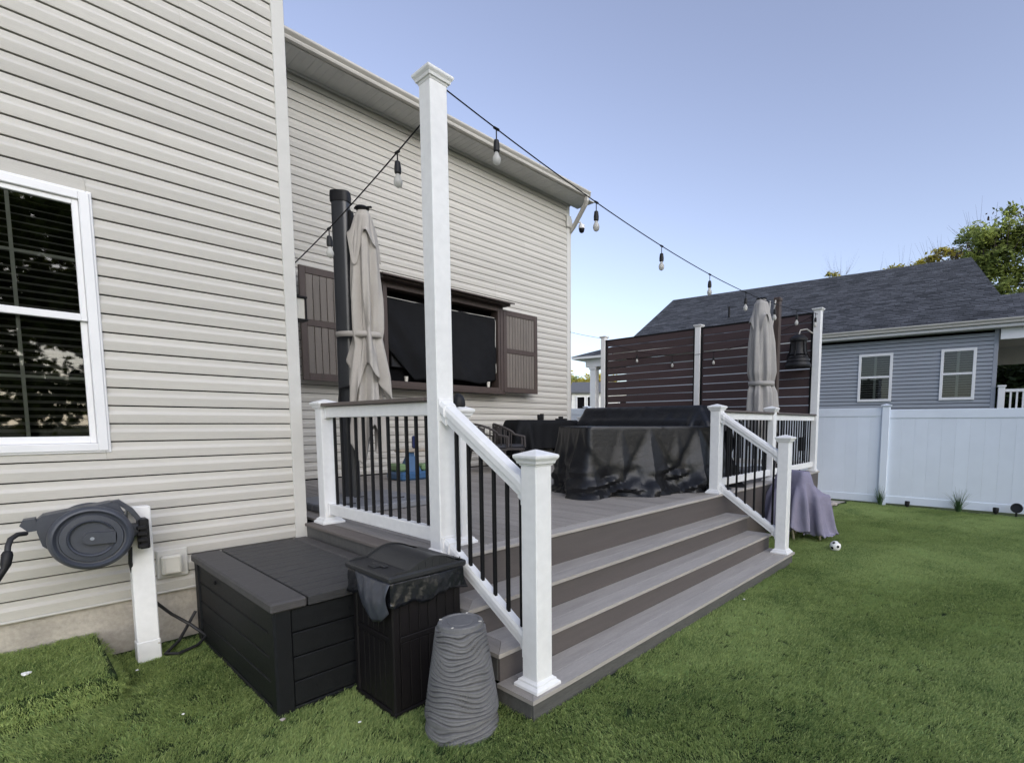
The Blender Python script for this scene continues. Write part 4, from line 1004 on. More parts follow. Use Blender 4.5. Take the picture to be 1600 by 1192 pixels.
canopy('canopy', 3.80, 2.02, cx, cy, prof, 6, CANV, t, 31, .26, ragged=.9)
canopy('inner_fold', 2.50, 1.38, cx - .02, cy + .03, [(0, .09), (.2, .12), (1, .165)], 5, CANV, t, 12, .30, ragged=.6)
prof2 = [(0, .045), (.2, .085), (1, .145)]
canopy('vent_flap', 3.81, 3.42, cx, cy, prof2, 4, CANV, t, 8, .12)
mb = MB(); mb.lathe([(.02, -.02), (.06, 0), (.075, .02), (.05, .04), (.01, .05)], (cx - .01, cy, 3.80), 12); mb.box(-.10, .10, -.012, .012, 3.822, 3.838, .004, Matrix.Translation((cx, cy, 0)) @ Matrix.Rotation(R_(-60), 4, 'Z')); part('finial', mb, BLKP, t)
mb = MB(); sr = []
for i in range(40):
    a = 2 * math.pi * i / 40; ex = 1.0
    p = Vector((math.cos(a) * .235, math.sin(a) * .145, 0)); p = Matrix.Rotation(ang, 3, 'Z') @ p
    sr.append((cx - .055 + p.x, cy + .065 + p.y))
mb.rings([[(x + dx_, y + dx_, z) for x, y in sr] for z, dx_ in ((2.50, 0), (2.555, 0))], False, False); o = part('strap', mb, CANV, t, smooth=60); add_mod(o, 'SOLIDIFY', thickness=.005, offset=1)
for a, b in ((2.03, 4.66), (2.555, 4.66), (2.03, 5.185), (2.555, 5.185)):
    mb = MB(); mb.box(a, a + .52, b, b + .52, DZ + .002, DZ + .075, .012); part('base_slab', mb, SLABM, t)
for a, b in ((2.2, 4.9), (2.75, 4.95), (2.5, 5.3)):
    mb = MB(); mb.tube([(a, b, DZ + .078), (a + .12, b - .02, DZ + .079)], .006, 6); part('slab_handle', mb, BLKP, t)
# second umbrella
t = thing('umbrella', (8.42, 3.30, DZ), 'closed grey beige umbrella behind the right railing in front of the slat screen', 'umbrella', 'closed cantilever umbrellas')
prof = [(0, .06), (.03, .10), (.13, .15), (.3, .19), (.52, .205), (.58, .175), (.61, .17), (.66, .21), (.8, .225), (1, .225)]
canopy('canopy', 3.60, 1.35, 8.42, 3.30, prof, 7, CANV2, t, 77, .15, sway=lambda f: (.0, -.07 * f))
canopy('vent_flap', 3.615, 3.17, 8.42, 3.30, [(0, .07), (.15, .105), (1, .175)], 4, CANV2, t, 78, .10)
mb = MB(); mb.lathe([(.02, -.02), (.07, 0), (.085, .025), (.03, .05)], (8.42, 3.30, 3.61), 12); part('finial', mb, BLKP, t)
mb = MB(); mb.rings([[(8.42 + .20 * math.cos(2 * math.pi * i / 32), 3.26 + .20 * math.sin(2 * math.pi * i / 32), z) for i in range(32)] for z in (2.22, 2.29)], False, False); o = part('strap', mb, CANV2, t, smooth=60); add_mod(o, 'SOLIDIFY', thickness=.006, offset=1)
mb = MB(); mb.box(8.87, 8.97, 3.16, 3.26, DZ + .07, 3.72, .012); mb.box(8.86, 8.98, 3.15, 3.27, 3.66, 3.73, .012); part('mast', mb, TVB, t)
for d in (0, .09):
    mb = MB(); mb.tube([(8.78, 3.20 + d, 3.66), (8.62, 3.24 + d * .3, 2.66 + d)], .012, 6); part('strut', mb, GUTR, t)
mb = MB(); mb.box(8.45, 9.40, 2.95, 3.75, DZ + .002, DZ + .07, .012); part('base_slab', mb, SLABM, t)

# ================================================================== TV CABINET ON THE WALL
t = thing('media_cabinet', (5.5, 8.0, 2.2), 'brown wall cabinet with both slatted doors open around a covered screen', 'cabinet')
CX0, CX1, CZ0, CZ1, CYF, CYB = 4.25, 6.84, 2.22, 3.90, 7.86, 8.12
mb = MB(); mb.box(CX0, CX1, CYB - .03, CYB - .002, CZ0, CZ1); part('back_panel', mb, DARK, t)
for a in (CX0, CX1 - .13):
    mb = MB(); mb.box(a, a + .13, CYF, CYB - .031, CZ0, CZ1, .006); part('stile', mb, TVB, t)
    mb = MB(); mb.box(a + .045, a + .055, CYF - .002, CYF + .004, CZ0 + .05, CZ1 - .08); part('stile_groove_shade', mb, DARK, t)  # raised near-black strip, the shade of a groove as colour
mb = MB(); mb.box(CX0 + .131, CX1 - .131, CYF + .002, CYB - .031, CZ0, CZ0 + .09, .006); part('bottom_rail', mb, TVB, t)
mb = MB(); mb.box(CX0 - .02, CX1 + .02, CYF - .03, CYB - .001, CZ0 - .03, CZ0 - .001, .005); part('sill', mb, TVB, t)
mb = MB(); mb.box(CX0 + .131, CX1 - .131, CYF + .002, CYB - .031, CZ1 - .10, CZ1, .006); part('top_rail', mb, TVB, t)
mb = MB(); mb.prism([(7.62, 3.93), (7.62, 3.955), (CYB + .012, 4.06), (CYB + .012, 4.03)], 'x', CX0 - .06, CX1 + .10); mb.box(CX0 - .02, CX1 + .06, 7.70, CYB, 3.902, 3.94, .004); part('hood', mb, TVB, t)
def door(x0, x1, yin, rot, lab):
    w = x1 - x0; z0, z1 = 2.235, 3.86
    M = Matrix.Translation((x0, yin, 0)) @ Matrix.Rotation(rot, 4, 'Z')
    d = MB()
    fw_ = .085
    d.box(0, fw_, -.022, .022, z0, z1, .004, M); d.box(w - fw_, w, -.022, .022, z0, z1, .004, M)
    for a, b in ((z0, z0 + .10), (z1 - .10, z1), (3.02, 3.11)): d.box(fw_ + .0005, w - fw_ - .0005, -.0215, .0215, a, b, .004, M)
    dp = part('door', d, TVB, t)
    n = 10; sw = (w - 2 * fw_) / n
    for za, zb_ in ((z0 + .101, 3.019), (3.111, z1 - .101)):
        for k in range(n):
            mb = MB(); mb.box(fw_ + k * sw + .004, fw_ + (k + 1) * sw - .004, -.010, .012, za, zb_, .005, M); part('slat', mb, TVS, dp)
door(6.87, 7.80, 7.905, R_(-1), 'right')
door(3.05, 4.22, 7.90, R_(1), 'left')
# covered TV
t2 = thing('covered_screen', (5.55, 8.0, 2.5), 'wide flat screen hidden under a creased black cover inside the brown cabinet', 'covered screen')
mb = MB(); mb.box(4.50, 6.66, 8.0, 8.06, 2.55, 3.66, .01); part('panel', mb, BLKP, t2)
n_, m_ = 60, 34; vs = []; r = random.Random(2)
for i in range(n_):
    for j in range(m_):
        u, v = i / (n_ - 1), j / (m_ - 1)
        x = 4.42 + 2.30 * u; z = 3.665 - v * (1.28 - .75 * max(0, .22 - u) / .22 * .6 - .10 * max(0, u - .8) / .2 + .03 * math.sin(u * 9))
        dd = .02 * math.sin(u * 9 + v * 5) * v + .016 * math.sin(u * 23 - v * 11) * v + .014 * math.sin((u - v * .5) * 17) + .035 * v * v * math.sin(u * 5 + 1)
        vs.append((x, 7.965 + dd - .02, z))
mb = MB(); mb.add(vs, [(i * m_ + j, (i + 1) * m_ + j, (i + 1) * m_ + j + 1, i * m_ + j + 1) for i in range(n_ - 1) for j in range(m_ - 1)])
o = part('cover', mb, COVT, t2, smooth=70); add_mod(o, 'SOLIDIFY', thickness=.003)
mb = MB(); mb.tube([(4.40, 7.94, 3.672), (5.5, 7.935, 3.655), (6.68, 7.94, 3.675), (6.70, 7.93, 3.6), (6.69, 7.93, 3.2), (6.71, 7.94, 2.6)], .006, 6); part('hem_cord', mb, TRIM, t2)
for x, sz in ((4.72, .05), (6.50, .06)):
    single('cup', MB().lathe([(.022, 0), (.028, .02), (.034, sz * 1.8), (.028, sz * 1.8), (.02, .01)], (x, 7.93, CZ0 + .091), 14), CREAM, 'small pale cup standing at the %s end of the brown cabinet shelf' % ('left' if x < 5 else 'right'), 'cup', 'cups on the cabinet shelf', smooth=40, origin=(x, 7.93, CZ0 + .091))
# lantern on the wing's return wall
t = thing('wall_lantern', (1.775, 4.86, 2.6), 'small black framed wall lantern just behind the pale house corner', 'lantern')
mb = MB(); mb.box(1.768, 1.785, 4.81, 4.91, 2.52, 2.74, .004); part('wall_plate', mb, BLKM, t)
mb = MB()
for a, b in ((1.80, 4.80), (1.90, 4.80), (1.80, 4.90), (1.90, 4.90)): mb.box(a, a + .012, b, b + .012, 2.51, 2.70, .002)
mb.box(1.795, 1.917, 4.795, 4.917, 2.50, 2.515, .002); mb.box(1.795, 1.917, 4.795, 4.917, 2.695, 2.712, .002); mb.box(1.78, 1.80, 4.85, 4.87, 2.66, 2.69)
part('frame', mb, BLKM, t)
mb = MB(); mb.box(1.813, 1.898, 4.813, 4.898, 2.516, 2.694, .004); part('frosted_glass', mb, CREAM, t)
# security camera
t = thing('security_camera', (9.16, 8.13, 6.2), 'white dome security camera with a black eye at the far house corner', 'camera')
mb = MB(); mb.box(8.985, 9.14, 8.075, 8.117, 6.10, 6.36, .012); mb.box(9.125, 9.20, 8.10, 8.17, 6.12, 6.32, .01); part('junction_box', mb, TRIM, t)
mb = MB(); mb.tube([(9.20, 8.10, 6.20), (9.25, 8.02, 6.25), (9.32, 7.98, 6.26), (9.36, 7.96, 6.22)], .022, 8); part('arm', mb, WINW, t, smooth=50)
mb = MB(); mb.lathe([(.03, .07), (.07, .05), (.075, -.02), (.07, -.03)], (9.36, 7.96, 6.15), 18); part('hood', mb, WINW, t, smooth=50)
mb = MB(); mb.lathe([(.066, -.028), (.066, -.06), (.05, -.105), (.02, -.125)], (9.36, 7.96, 6.15), 18); part('eye', mb, BLKM, t, smooth=50)

# ================================================================== STRING LIGHTS
sock = MB(); sock.lathe([(.010, .045), (.017, .04), (.022, .0), (.021, -.03), (.016, -.034)], (0, 0, 0), 12); SOCK = sock.mesh('socket', BLKP, 40)
bulb = MB(); bulb.lathe([(.010, 0), (.013, -.012), (.026, -.04), (.028, -.055), (.022, -.078), (.008, -.088)], (0, 0, 0), 14); BULB = bulb.mesh('bulb', BULBG, 60)
fil = MB(); fil.lathe([(.004, 0), (.009, -.02), (.009, -.05), (.004, -.06)], (0, 0, 0), 8); FIL = fil.mesh('filament', mat('filament_white', (0.75, 0.72, 0.66), .5, .03), 60)
def string(label, pts, bulbs, drop=.10, r=.0045, s=1.0):
    t = thing('string_light', pts[0], label, 'string lights', 'string lights over the deck')
    mb = MB(); mb.tube(pts, r, 6); part('cord', mb, BLKM, t, smooth=50)
    for b in bulbs:
        # point on the cord closest to b along its main axis
        best = None
        for p, q in zip(pts[:-1], pts[1:]):
            p, q = Vector(p), Vector(q); ax = 0 if abs(pts[-1][0] - pts[0][0]) > abs(pts[-1][1] - pts[0][1]) else 1
            lo, hi = sorted((p[ax], q[ax]))
            if lo <= b <= hi: best = p + (q - p) * ((b - p[ax]) / (q[ax] - p[ax])); break
        if best is None: continue
        P0 = Vector(pts[0]); l = best - P0
        mb = MB(); mb.tube([best + Vector((0, 0, .006)), best - Vector((0, 0, drop))], .0042, 6); mb.tube([best - Vector((.022 if ax == 0 else 0, .022 if ax == 1 else 0, 0)), best + Vector((.022 if ax == 0 else 0, .022 if ax == 1 else 0, 0))], .009, 6)
        part('drop_cord', mb, BLKM, t)
        for nm, me, dz in (('socket', SOCK, drop + .03), ('bulb', BULB, drop + .062), ('filament', FIL, drop + .066)):
            o = place(nm, me, t, (l.x, l.y, l.z - dz))
def sag(a, b, mid, n=28):
    a, b = Vector(a), Vector(b); out = []
    for i in range(n + 1):
        f = i / n; p = a + (b - a) * f; p.z -= mid * 4 * f * (1 - f); out.append(tuple(p))
    return out
string('long string of bulbs crossing the sky from tall post to right screen post', sag((1.965, 2.78, 3.645), (9.70, 2.79, 3.53), .285), [2.38, 3.46, 4.50, 5.55, 6.58, 7.63, 8.60, 9.58], .085)
string('short string of bulbs running from tall post past the beige umbrella', sag((1.86, 2.862, 3.43), (1.80, 4.90, 2.93), .03), [3.14, 4.105], .07)
string('string of bulbs from the far house corner to the left screen post', sag((9.13, 8.16, 3.76), (9.72, 7.60, 3.62), .01), [8.08, 7.66], .06)
string('string of bulbs hanging across the face of the dark slat screen', sag((9.69, 7.52, 3.55), (9.69, 2.86, 3.50), .50), [6.60, 5.69, 4.74, 3.8], .10)

# big black bell lantern on the right screen post
t = thing('bell_lantern', (9.55, 3.02, 2.6), 'black bell shaped lantern hung from the right post of the slat screen', 'lantern')
mb = MB(); mb.lathe([(.15, 0), (.215, 0), (.22, .03), (.19, .09), (.185, .15), (.165, .18), (.135, .27), (.125, .40), (.13, .44), (.15, .46), (.15, .50), (.12, .53), (.09, .56), (.03, .58)], (9.52, 3.04, 2.60), 20); part('bell', mb, BLKP, t, smooth=35)
for z, r in ((2.75, .192), (2.81, .178), (2.69, .2)):
    mb = MB(); mb.lathe([(r - .01, 0), (r, .006), (r - .01, .014)], (9.52, 3.04, z), 20); part('band', mb, BLKM, t, smooth=40)
for a in range(6):
    a = a * 1.047; mb = MB(); mb.tube([(9.52 + .128 * math.cos(a), 3.04 + .128 * math.sin(a), 3.06), (9.52 + .142 * math.cos(a), 3.04 + .142 * math.sin(a), 2.88), (9.52 + .19 * math.cos(a), 3.04 + .19 * math.sin(a), 2.78)], .011, 6); part('rib', mb, BLKM, t)
mb = MB(); mb.tube([(9.52, 3.04, 3.17), (9.54, 3.02, 3.25), (9.62, 2.94, 3.27), (9.70, 2.86, 3.20)], .012, 6); part('bracket', mb, GUTR, t)

# ================================================================== FURNITURE AND SMALL THINGS ON THE DECK
def barrel_chair(x, y, rz, label, group):
    t = thing('wicker_chair', (x, y, DZ), label, 'chair', group, rz)     # local: faces +x
    L = dict(local=True)
    mb = MB(); mb.box(-.26, .27, -.27, .27, .38, .42, .01); part('seat', mb, WICK, t, **L)
    mb = MB(); mb.box(-.24, .26, -.25, .25, .421, .475, .02); part('cushion', mb, CUSH, t, **L)
    for sx, sy in ((.25, .25), (.25, -.25), (-.22, .22), (-.22, -.22)):
        mb = MB(); mb.tube([(sx * .92, sy * .95, .40), (sx * 1.1, sy * 1.06, 0)], [.02, .013], 8); part('leg', mb, WICK, t, **L)
    arc = [(.27 * math.cos(R_(a)) - .02, .30 * math.sin(R_(a))) for a in range(70, 291, 10)]
    hz_ = [.66 + .19 * math.sin(math.pi * i / (len(arc) - 1)) ** .7 for i in range(len(arc))]
    pts_ = [(.27, .30, .44), (.26, .30, .63)] + [(p[0] + .02, p[1], z) for p, z in zip(arc, hz_)] + [(.26, -.30, .63), (.27, -.30, .44)]
    mb = MB(); mb.tube(pts_, .021, 8); part('arm_rail', mb, WICK, t, smooth=50, **L)
    for i in range(1, len(arc) - 1, 2):
        mb = MB(); p = arc[i]; mb.tube([(p[0] * .95, p[1] * .9, .41), (p[0], p[1], hz_[i])], .011, 6); part('back_spindle', mb, WICK, t, **L)
    mb = MB(); vs = []
    for q in range(2):
        for i in range(5, len(arc) - 5): vs.append((arc[i][0] * .97, arc[i][1] * .97, (.50 if q == 0 else hz_[i] - .03)))
    k = len(arc) - 10; mb.add(vs, [(i, i + 1, k + i + 1, k + i) for i in range(k - 1)]); o = part('woven_back', mb, WICK, t, smooth=60, **L); add_mod(o, 'SOLIDIFY', thickness=.012)
    return t
ch = barrel_chair(6.28, 7.10, R_(-38), 'dark wicker armchair nearer the black covered table by the siding', 'wicker armchairs')
copy_tree(ch, (5.72, 7.05, DZ), R_(-15), 'dark wicker armchair half hidden by the sloping stair rail', 'wicker armchairs')
t = thing('toddler_toy', (4.22, 7.15, DZ), 'blue and green plastic toddler play stand on the deck by the siding', 'toy')
mb = MB(); mb.box(3.98, 4.50, 6.90, 7.34, DZ, DZ + .13, .03); part('base', mb, BLUE, t)
mb = MB(); mb.box(4.0, 4.14, 7.0, 7.3, DZ + .131, DZ + .25, .03); mb.box(4.36, 4.49, 6.92, 7.2, DZ + .131, DZ + .24, .03); part('bumper', mb, GREENT, t)
mb = MB(); mb.rings([[(4.24 - w, 7.08 - w, z), (4.24 + w, 7.08 - w, z), (4.24 + w, 7.08 + w, z), (4.24 - w, 7.08 + w, z)] for z, w in ((DZ + .131, .12), (DZ + .36, .05), (DZ + .42, .045))]); part('column', mb, BLUE, t)
mb = MB(); mb.box(4.02, 4.50, 6.98, 7.16, DZ + .421, DZ + .475, .015); part('tray', mb, TAN, t)
mb = MB(); mb.box(4.29, 4.37, 7.04, 7.12, DZ + .476, DZ + .67, .02); part('handle', mb, BLUED, t)
t = thing('post_light', (2.1975, 2.9925, 1.73), 'black dome topped light standing on the short post behind the tall post', 'light')
mb = MB(); mb.lathe([(.048, 0), (.05, .02), (.046, .055), (.03, .085), (.008, .098)], (2.185, 3.0, 1.716), 20); part('dome', mb, BLKP, t, smooth=50)
for i, (x, h) in enumerate(((7.52, .105), (7.60, .125))):
    single('tumbler', MB().lathe([(.036, 0), (.04, .01), (.043, h), (.036, h), (.034, .012)], (x, 7.55, 1.682), 16), BLKP, ('shorter' if i == 0 else 'taller') + ' of two black tumblers on the matt black covered table', 'tumbler', 'tumblers on the covered table', smooth=40, origin=(x, 7.55, 1.682))
t = thing('gadget', (8.22, 7.58, 1.68), 'small flat black gadget lying near the right end of the covered table', 'gadget')
mb = MB(); mb.box(8.08, 8.38, 7.53, 7.63, 1.682, 1.715, .008); part('body', mb, BLKP, t)
mb = MB(); mb.box(8.16, 8.27, 7.55, 7.61, 1.716, 1.76, .008); part('knob', mb, BLKP, t)
t = thing('railing_box', (9.30, 2.84, 1.2), 'small flat black box fixed behind the balusters of the right railing', 'box')
mb = MB(); mb.box(9.17, 9.42, 2.825, 2.865, 1.13, 1.37, .01); part('case', mb, BLKP, t)
mb = MB(); mb.tube([(9.24, 2.845, 1.13), (9.20, 2.85, 1.0), (9.26, 2.85, .9), (9.22, 2.85, .76)], .008, 6); part('cable', mb, BLKM, t)

# ================================================================== BALL, TUFTS, SPOT LIGHTS, STONES, LITTER
t = thing('soccer_ball', (6.90, 1.665, .065), 'small white soccer ball with black spots lying on the lawn', 'ball')
import bmesh
bm = bmesh.new(); bmesh.ops.create_icosphere(bm, subdivisions=3, radius=.066); me = bpy.data.meshes.new('shell'); bm.to_mesh(me)
ico = bmesh.new(); bmesh.ops.create_icosphere(ico, subdivisions=1, radius=1.0); verts = [v.co.normalized() for v in ico.verts]; ico.free(); bm.free()
me.materials.append(BALLW); me.polygons.foreach_set('use_smooth', [True] * len(me.polygons))
o = bpy.data.objects.new('shell', me); COL.objects.link(o); o.parent = t
Mb = Matrix.Rotation(.75, 3, 'Z') @ Matrix.Rotation(.55, 3, 'Y')
for v in verts:
    v = (Mb @ v).normalized(); a = v.orthogonal().normalized(); b = v.cross(a)
    mb = MB(); mb.rings([[tuple((v * .0665 * math.cos(r) + (a * math.cos(i * 1.2566) + b * math.sin(i * 1.2566)) * .0665 * math.sin(r))) for i in range(5)] for r in (.30, .28, .1)])
    mb.v = [tuple(Vector(q).normalized() * .0668) for q in mb.v]; part('patch', mb, BLKM, t, local=True)
def grass_tuft(x, y, n, h, spread, seed, label):
    r = random.Random(seed); t = thing('ornamental_grass', (x, y, 0), label, 'grass tuft', 'grass tufts along the fence'); mb = MB()
    for i in range(n):
        a = r.uniform(0, 6.28); s_ = r.uniform(.2, 1) * spread; hh = h * r.uniform(.5, 1.1); w = .006
        dx, dy = math.cos(a), math.sin(a); px, py = -dy * w, dx * w; bx, by = x + dx * .03, y + dy * .03
        q = []
        for f in (0, .35, .7, 1):
            ox = dx * s_ * f ** 1.7; oy = dy * s_ * f ** 1.7; z = hh * (f - .25 * f * f * (s_ / spread)); k = 1 - f * .85
            q += [(bx + ox - px * k, by + oy - py * k, z), (bx + ox + px * k, by + oy + py * k, z)]
        mb.add(q, [(0, 1, 3, 2), (2, 3, 5, 4), (4, 5, 7, 6)])
    part('blades', mb, TUFT, t)
grass_tuft(11.40, 1.98, 60, .42, .14, 1, 'compact tuft of ornamental grass at the foot of the fence post')
grass_tuft(11.44, .74, 70, .46, .30, 2, 'wide sparse tuft of ornamental grass midway along the white fence')
def spot(x, y, r, h, tilt, label):
    t = thing('spot_light', (x, y, 0), label, 'garden light', 'black garden lights along the fence')
    mb = MB(); mb.tube([(x, y, 0), (x, y, h)], .016, 8); part('stake', mb, BLKP, t)
    M = Matrix.Translation((x, y, h)) @ Matrix.Rotation(R_(tilt), 4, 'Y')
    mb = MB(); mb.lathe([(r * .6, -.05), (r * .9, -.03), (r, .02), (r * .97, .05), (r * .8, .05), (r * .78, .03)], (0, 0, 0), 18, M); part('lamp_head', mb, BLKP, t, smooth=40)
spot(11.42, 1.53, .042, .075, 15, 'leftmost small black garden light between the two grass tufts')
spot(11.48, .22, .045, .085, 15, 'small black garden light next to the larger round one')
spot(11.49, -.055, .085, .15, -72, 'larger black garden light with a round face towards the lawn')
gv = MB(); gv.add([(9.9, 2.72, .012), (11.44, 2.60, .012), (11.2, 9.5, .012), (9.9, 9.5, .012)], [(0, 1, 2, 3)]); struct('gravel_strip', gv, CONC)
bed = thing('stone_edging', (10.6, 2.9, 0), 'row of pale loose stones in the gravel strip between deck and fence', 'stones')
r = random.Random(6)
for k in range(46):
    s_ = r.uniform(.035, .085); bm = bmesh.new(); bmesh.ops.create_icosphere(bm, subdivisions=1, radius=s_)
    for v in bm.verts: v.co *= r.uniform(.75, 1.2); v.co.z *= .55
    me = bpy.data.meshes.new('stone'); bm.to_mesh(me); bm.free(); me.materials.append(STONE); me.polygons.foreach_set('use_smooth', [True] * len(me.polygons))
    x = r.uniform(9.98, 11.3); o = place('stone', me, bed, (x - 10.6, r.uniform(2.66, 2.98) - 2.9 + (r.uniform(0, .8) if k % 3 == 0 else 0), s_ * .3), r.uniform(0, 3))
for i, (x, y, z, lab) in enumerate(((.05, 4.16, .20, 'white scrap of paper lying on the raised turf step'), (.53, 4.20, .025, 'tiny pale scrap on the turf in front of the white reel post'), (.60, 3.36, .025, 'tiny pale pebble on the turf left of the storage box'), (.935, 2.90, .02, 'grey pebble at the foot of the storage box corner'), (1.19, 2.55, .03, 'tiny white crumb on the turf between storage box and bin'), (4.35, 1.78, .03, 'white crumb on the lawn beside the bottom step'))):
    mb = MB(); rr_ = random.Random(i); s_ = (.014, .009, .008, .014, .008, .010)[i]
    for q in range(3 if i == 0 else 1):
        bm = bmesh.new(); bmesh.ops.create_icosphere(bm, subdivisions=1, radius=s_)
        off = Vector((rr_.uniform(-.02, .02), rr_.uniform(-.02, .02), 0)) if q else Vector()
        mb.add([tuple(Vector((v.co.x * rr_.uniform(.7, 1.5), v.co.y * rr_.uniform(.7, 1.3), v.co.z * .6)) + off + Vector((x, y, z))) for v in bm.verts], [tuple(v.index for v in f.verts) for f in bm.faces]); bm.free()
    single('litter', mb, BALLW if i != 3 else STONE, lab, 'litter', origin=(x, y, z))

# ================================================================== WHITE FENCE
FR = math.atan2(-1.0, .0566)            # along the fence, towards the viewer's right
fence = thing('vinyl_fence', (11.53, 2.85, 0), 'white vinyl privacy fence of wide boards behind the lawn', 'fence', rz=FR)
def fz(u): return 1.905 - .016 * u
pb = .2015
bme_f = {}
for pi in range(-4, 3):
    u0 = .87 + pi * 2.44; u1 = u0 + 2.44; zt = fz((u0 + u1) / 2)
    mb = MB(); mb.box(u0 - .064, u0 + .064, -.064, .064, -.05, zt + .055, .005)
    part('post', mb, FENCEW, fence, local=True)
    mb = MB(); lv = [(.068, zt + .056), (.072, zt + .062), (.088, zt + .080), (.088, zt + .092), (.005, zt + .115)]
    mb.rings([[(u0 - q, -q, z), (u0 + q, -q, z), (u0 + q, q, z), (u0 - q, q, z)] for q, z in lv]); part('post_cap', mb, FENCEW, fence, local=True)
    n = 11; w = (2.44 - .128) / n
    for k in range(n):
        mb = MB(); a = u0 + .064 + k * w; mb.prism([(a + .0025, -.011), (a + w - .0025, -.011), (a + w - .0005, -.0085), (a + w - .0005, .011), (a + .0005, .011), (a + .0005, -.0085)], 'z', .17, zt - .155); part('board', mb, FENCEW, fence, local=True)
    for z0, z1 in ((zt - .165, zt), (.035, .185)):
        mb = MB(); mb.box(u0 + .0645, u1 - .0645, -.024, .024, z0, z1, .006); part('rail', mb, FENCEW, fence, local=True)
fence.location.z = 0.0

# ================================================================== GREY NEIGHBOUR HOUSE
NR = math.atan2(.9925, -.122)           # local x runs along its front wall to the viewer's left, local y points back out towards the yard
nb = thing('neighbour_house', (18.62, .55, 0), 'single storey grey sided neighbour house with a dark shingle roof beyond the white fence', 'house', rz=NR)
NLEN = 11.75; NZ0, NZ1 = .35, 4.22; NH = .1155
ndir = 1.0                               # local +y = towards the viewer
wins = [(2.50, 3.42), (.47, 1.30)]; wz0, wz1 = 2.29, 3.76
NPROF = [(-.012, .001), (.016, 0), (.015, .055), (.005, .075), (.003, NH - .017), (-.012, NH - .017)]
def ncourse(L):
    mb = MB(); n = len(NPROF); vs = [(x, o, z) for x in (0, L) for o, z in NPROF]
    mb.add(vs, [(i, (i + 1) % n, n + (i + 1) % n, n + i) for i in range(n)] + [tuple(range(n)), tuple(range(n, 2 * n))]); return mb.mesh('siding_plank', NSIDE)
nfull = ncourse(NLEN - .1)
segs = [(.1, wins[1][0] + .01), (wins[1][1] - .01, wins[0][0] + .01), (wins[0][1] - .01, NLEN)]
nsegs = [ncourse(b - a) for a, b in segs]
for k in range(33):
    z = NZ0 + k * NH
    if z + NH > wz0 + .02 and z < wz1 - .02:
        for (a, b), me in zip(segs, nsegs): place('siding_plank', me, nb, (a, 0, z))
    else: place('siding_plank', nfull, nb, (.1, 0, z))
mb = MB(); mb.box(.0, .1, -.02, .022, NZ0 - .3, NZ1, .004); part('corner_trim', mb, NTRIM, nb, local=True)
mb = MB(); mb.box(.02, NLEN, -9.5, -.014, -.1, NZ1); part('wall_shell', mb, DARK, nb, local=True)  # near-black behind the courses, so their shadow lines are painted in
mb = MB(); mb.box(.0, NLEN, -9.4, .0, -.1, NZ0 + .002); part('foundation', mb, CONC, nb, local=True)
for wi, (a, b) in enumerate(wins):
    mb = MB(); ring_frame(mb, a, b, wz0, wz1, .075, .0, .045, .006); wn = part('window', mb, WINW, nb, local=True)
    mid = (wz0 + wz1) / 2 + .02
    mb = MB(); mb.box(a + .076, b - .076, .002, .036, mid - .03, mid + .03, .004); part('meeting_rail', mb, WINW, wn, local=True)
    mb = MB(); mb.box((a + b) / 2 - .035, (a + b) / 2 + .035, -.012, .004, wz0 + .076, wz1 - .076, .004); part('shutter_stile', mb, SHUT, wn, local=True)
    mb = MB(); mb.box(a + .07, b - .07, -.0145, -.0125, wz0 + .07, wz1 - .07); part('room_shade_sheet', mb, DARK, wn, local=True)  # thin black sheet painted in for the unlit room
    for q, zz0, zz1 in ((0, wz0 + .075, mid - .03), (1, mid + .03, wz1 - .075)):
        mb = MB(); y = .014 + .01 * q; mb.add([(a + .075, y, zz0), (b - .075, y, zz0), (b - .075, y, zz1), (a + .075, y, zz1)], [(0, 1, 2, 3)]); part('pane', mb, PANE, wn, local=True)
        for half in (0, 1):
            x0 = a + .085 if half == 0 else (a + b) / 2 + .036; x1 = (a + b) / 2 - .036 if half == 0 else b - .085
            ns = 9
            sl_ = MB(); openq = (wi == 0 and half == 0) or (wi == 1 and half == 1)
            sl_.box(0, x1 - x0, -.003, .003, -.0115, .0115, 0, Matrix.Rotation(R_(-25 if not openq else 55), 4, 'X')); sme_ = sl_.mesh('shutter_slat', SHUT)
            for k in range(ns):
                o = place('shutter_slat', sme_, wn, (x0, -.002, zz0 + (k + .5) * (zz1 - zz0) / ns))
for a, b in wins:
    for z0, z1 in ((wz1 - .004, NZ0 + math.ceil((wz1 - NZ0) / NH) * NH - .015), (NZ0 + math.floor((wz0 - NZ0) / NH) * NH, wz0 + .004)):
        if z1 - z0 > .006: mb = MB(); mb.box(a + .005, b - .005, -.012, .011, z0, z1, .002); part('siding_filler', mb, NSIDE, nb, local=True)
# roof: one front plane, back plane, gutter
RZ0, RV, RZ1n = 4.40, 5.4, 7.66
rf = MB(); mslope = (RZ1n - RZ0) / (RV + .38)
def roofv(u, v): return (u, -v, RZ0 + (v + .38) * mslope)
vs = [roofv(-.35, -.38), roofv(NLEN + .35, -.38), roofv(NLEN + .35, RV), roofv(.45, RV)]
vs += [(u, y, z - .09) for u, y, z in vs]; vs += [(NLEN + .35, -2 * RV - .4, RZ0), (-.35, -2 * RV - .4, RZ0)]
rf.add(vs, [(0, 1, 2, 3), (4, 5, 6, 7), (0, 1, 5, 4), (1, 2, 6, 5), (0, 3, 7, 4), (2, 3, 9, 8)])
ro = part('roof', rf, SHING, nb, local=True)
uv = ro.data.uv_layers.new(name='UVMap')
for li, lp in enumerate(ro.data.loops):
    co = ro.data.vertices[lp.vertex_index].co; uv.data[li].uv = (co.x, -co.y * 1.19)
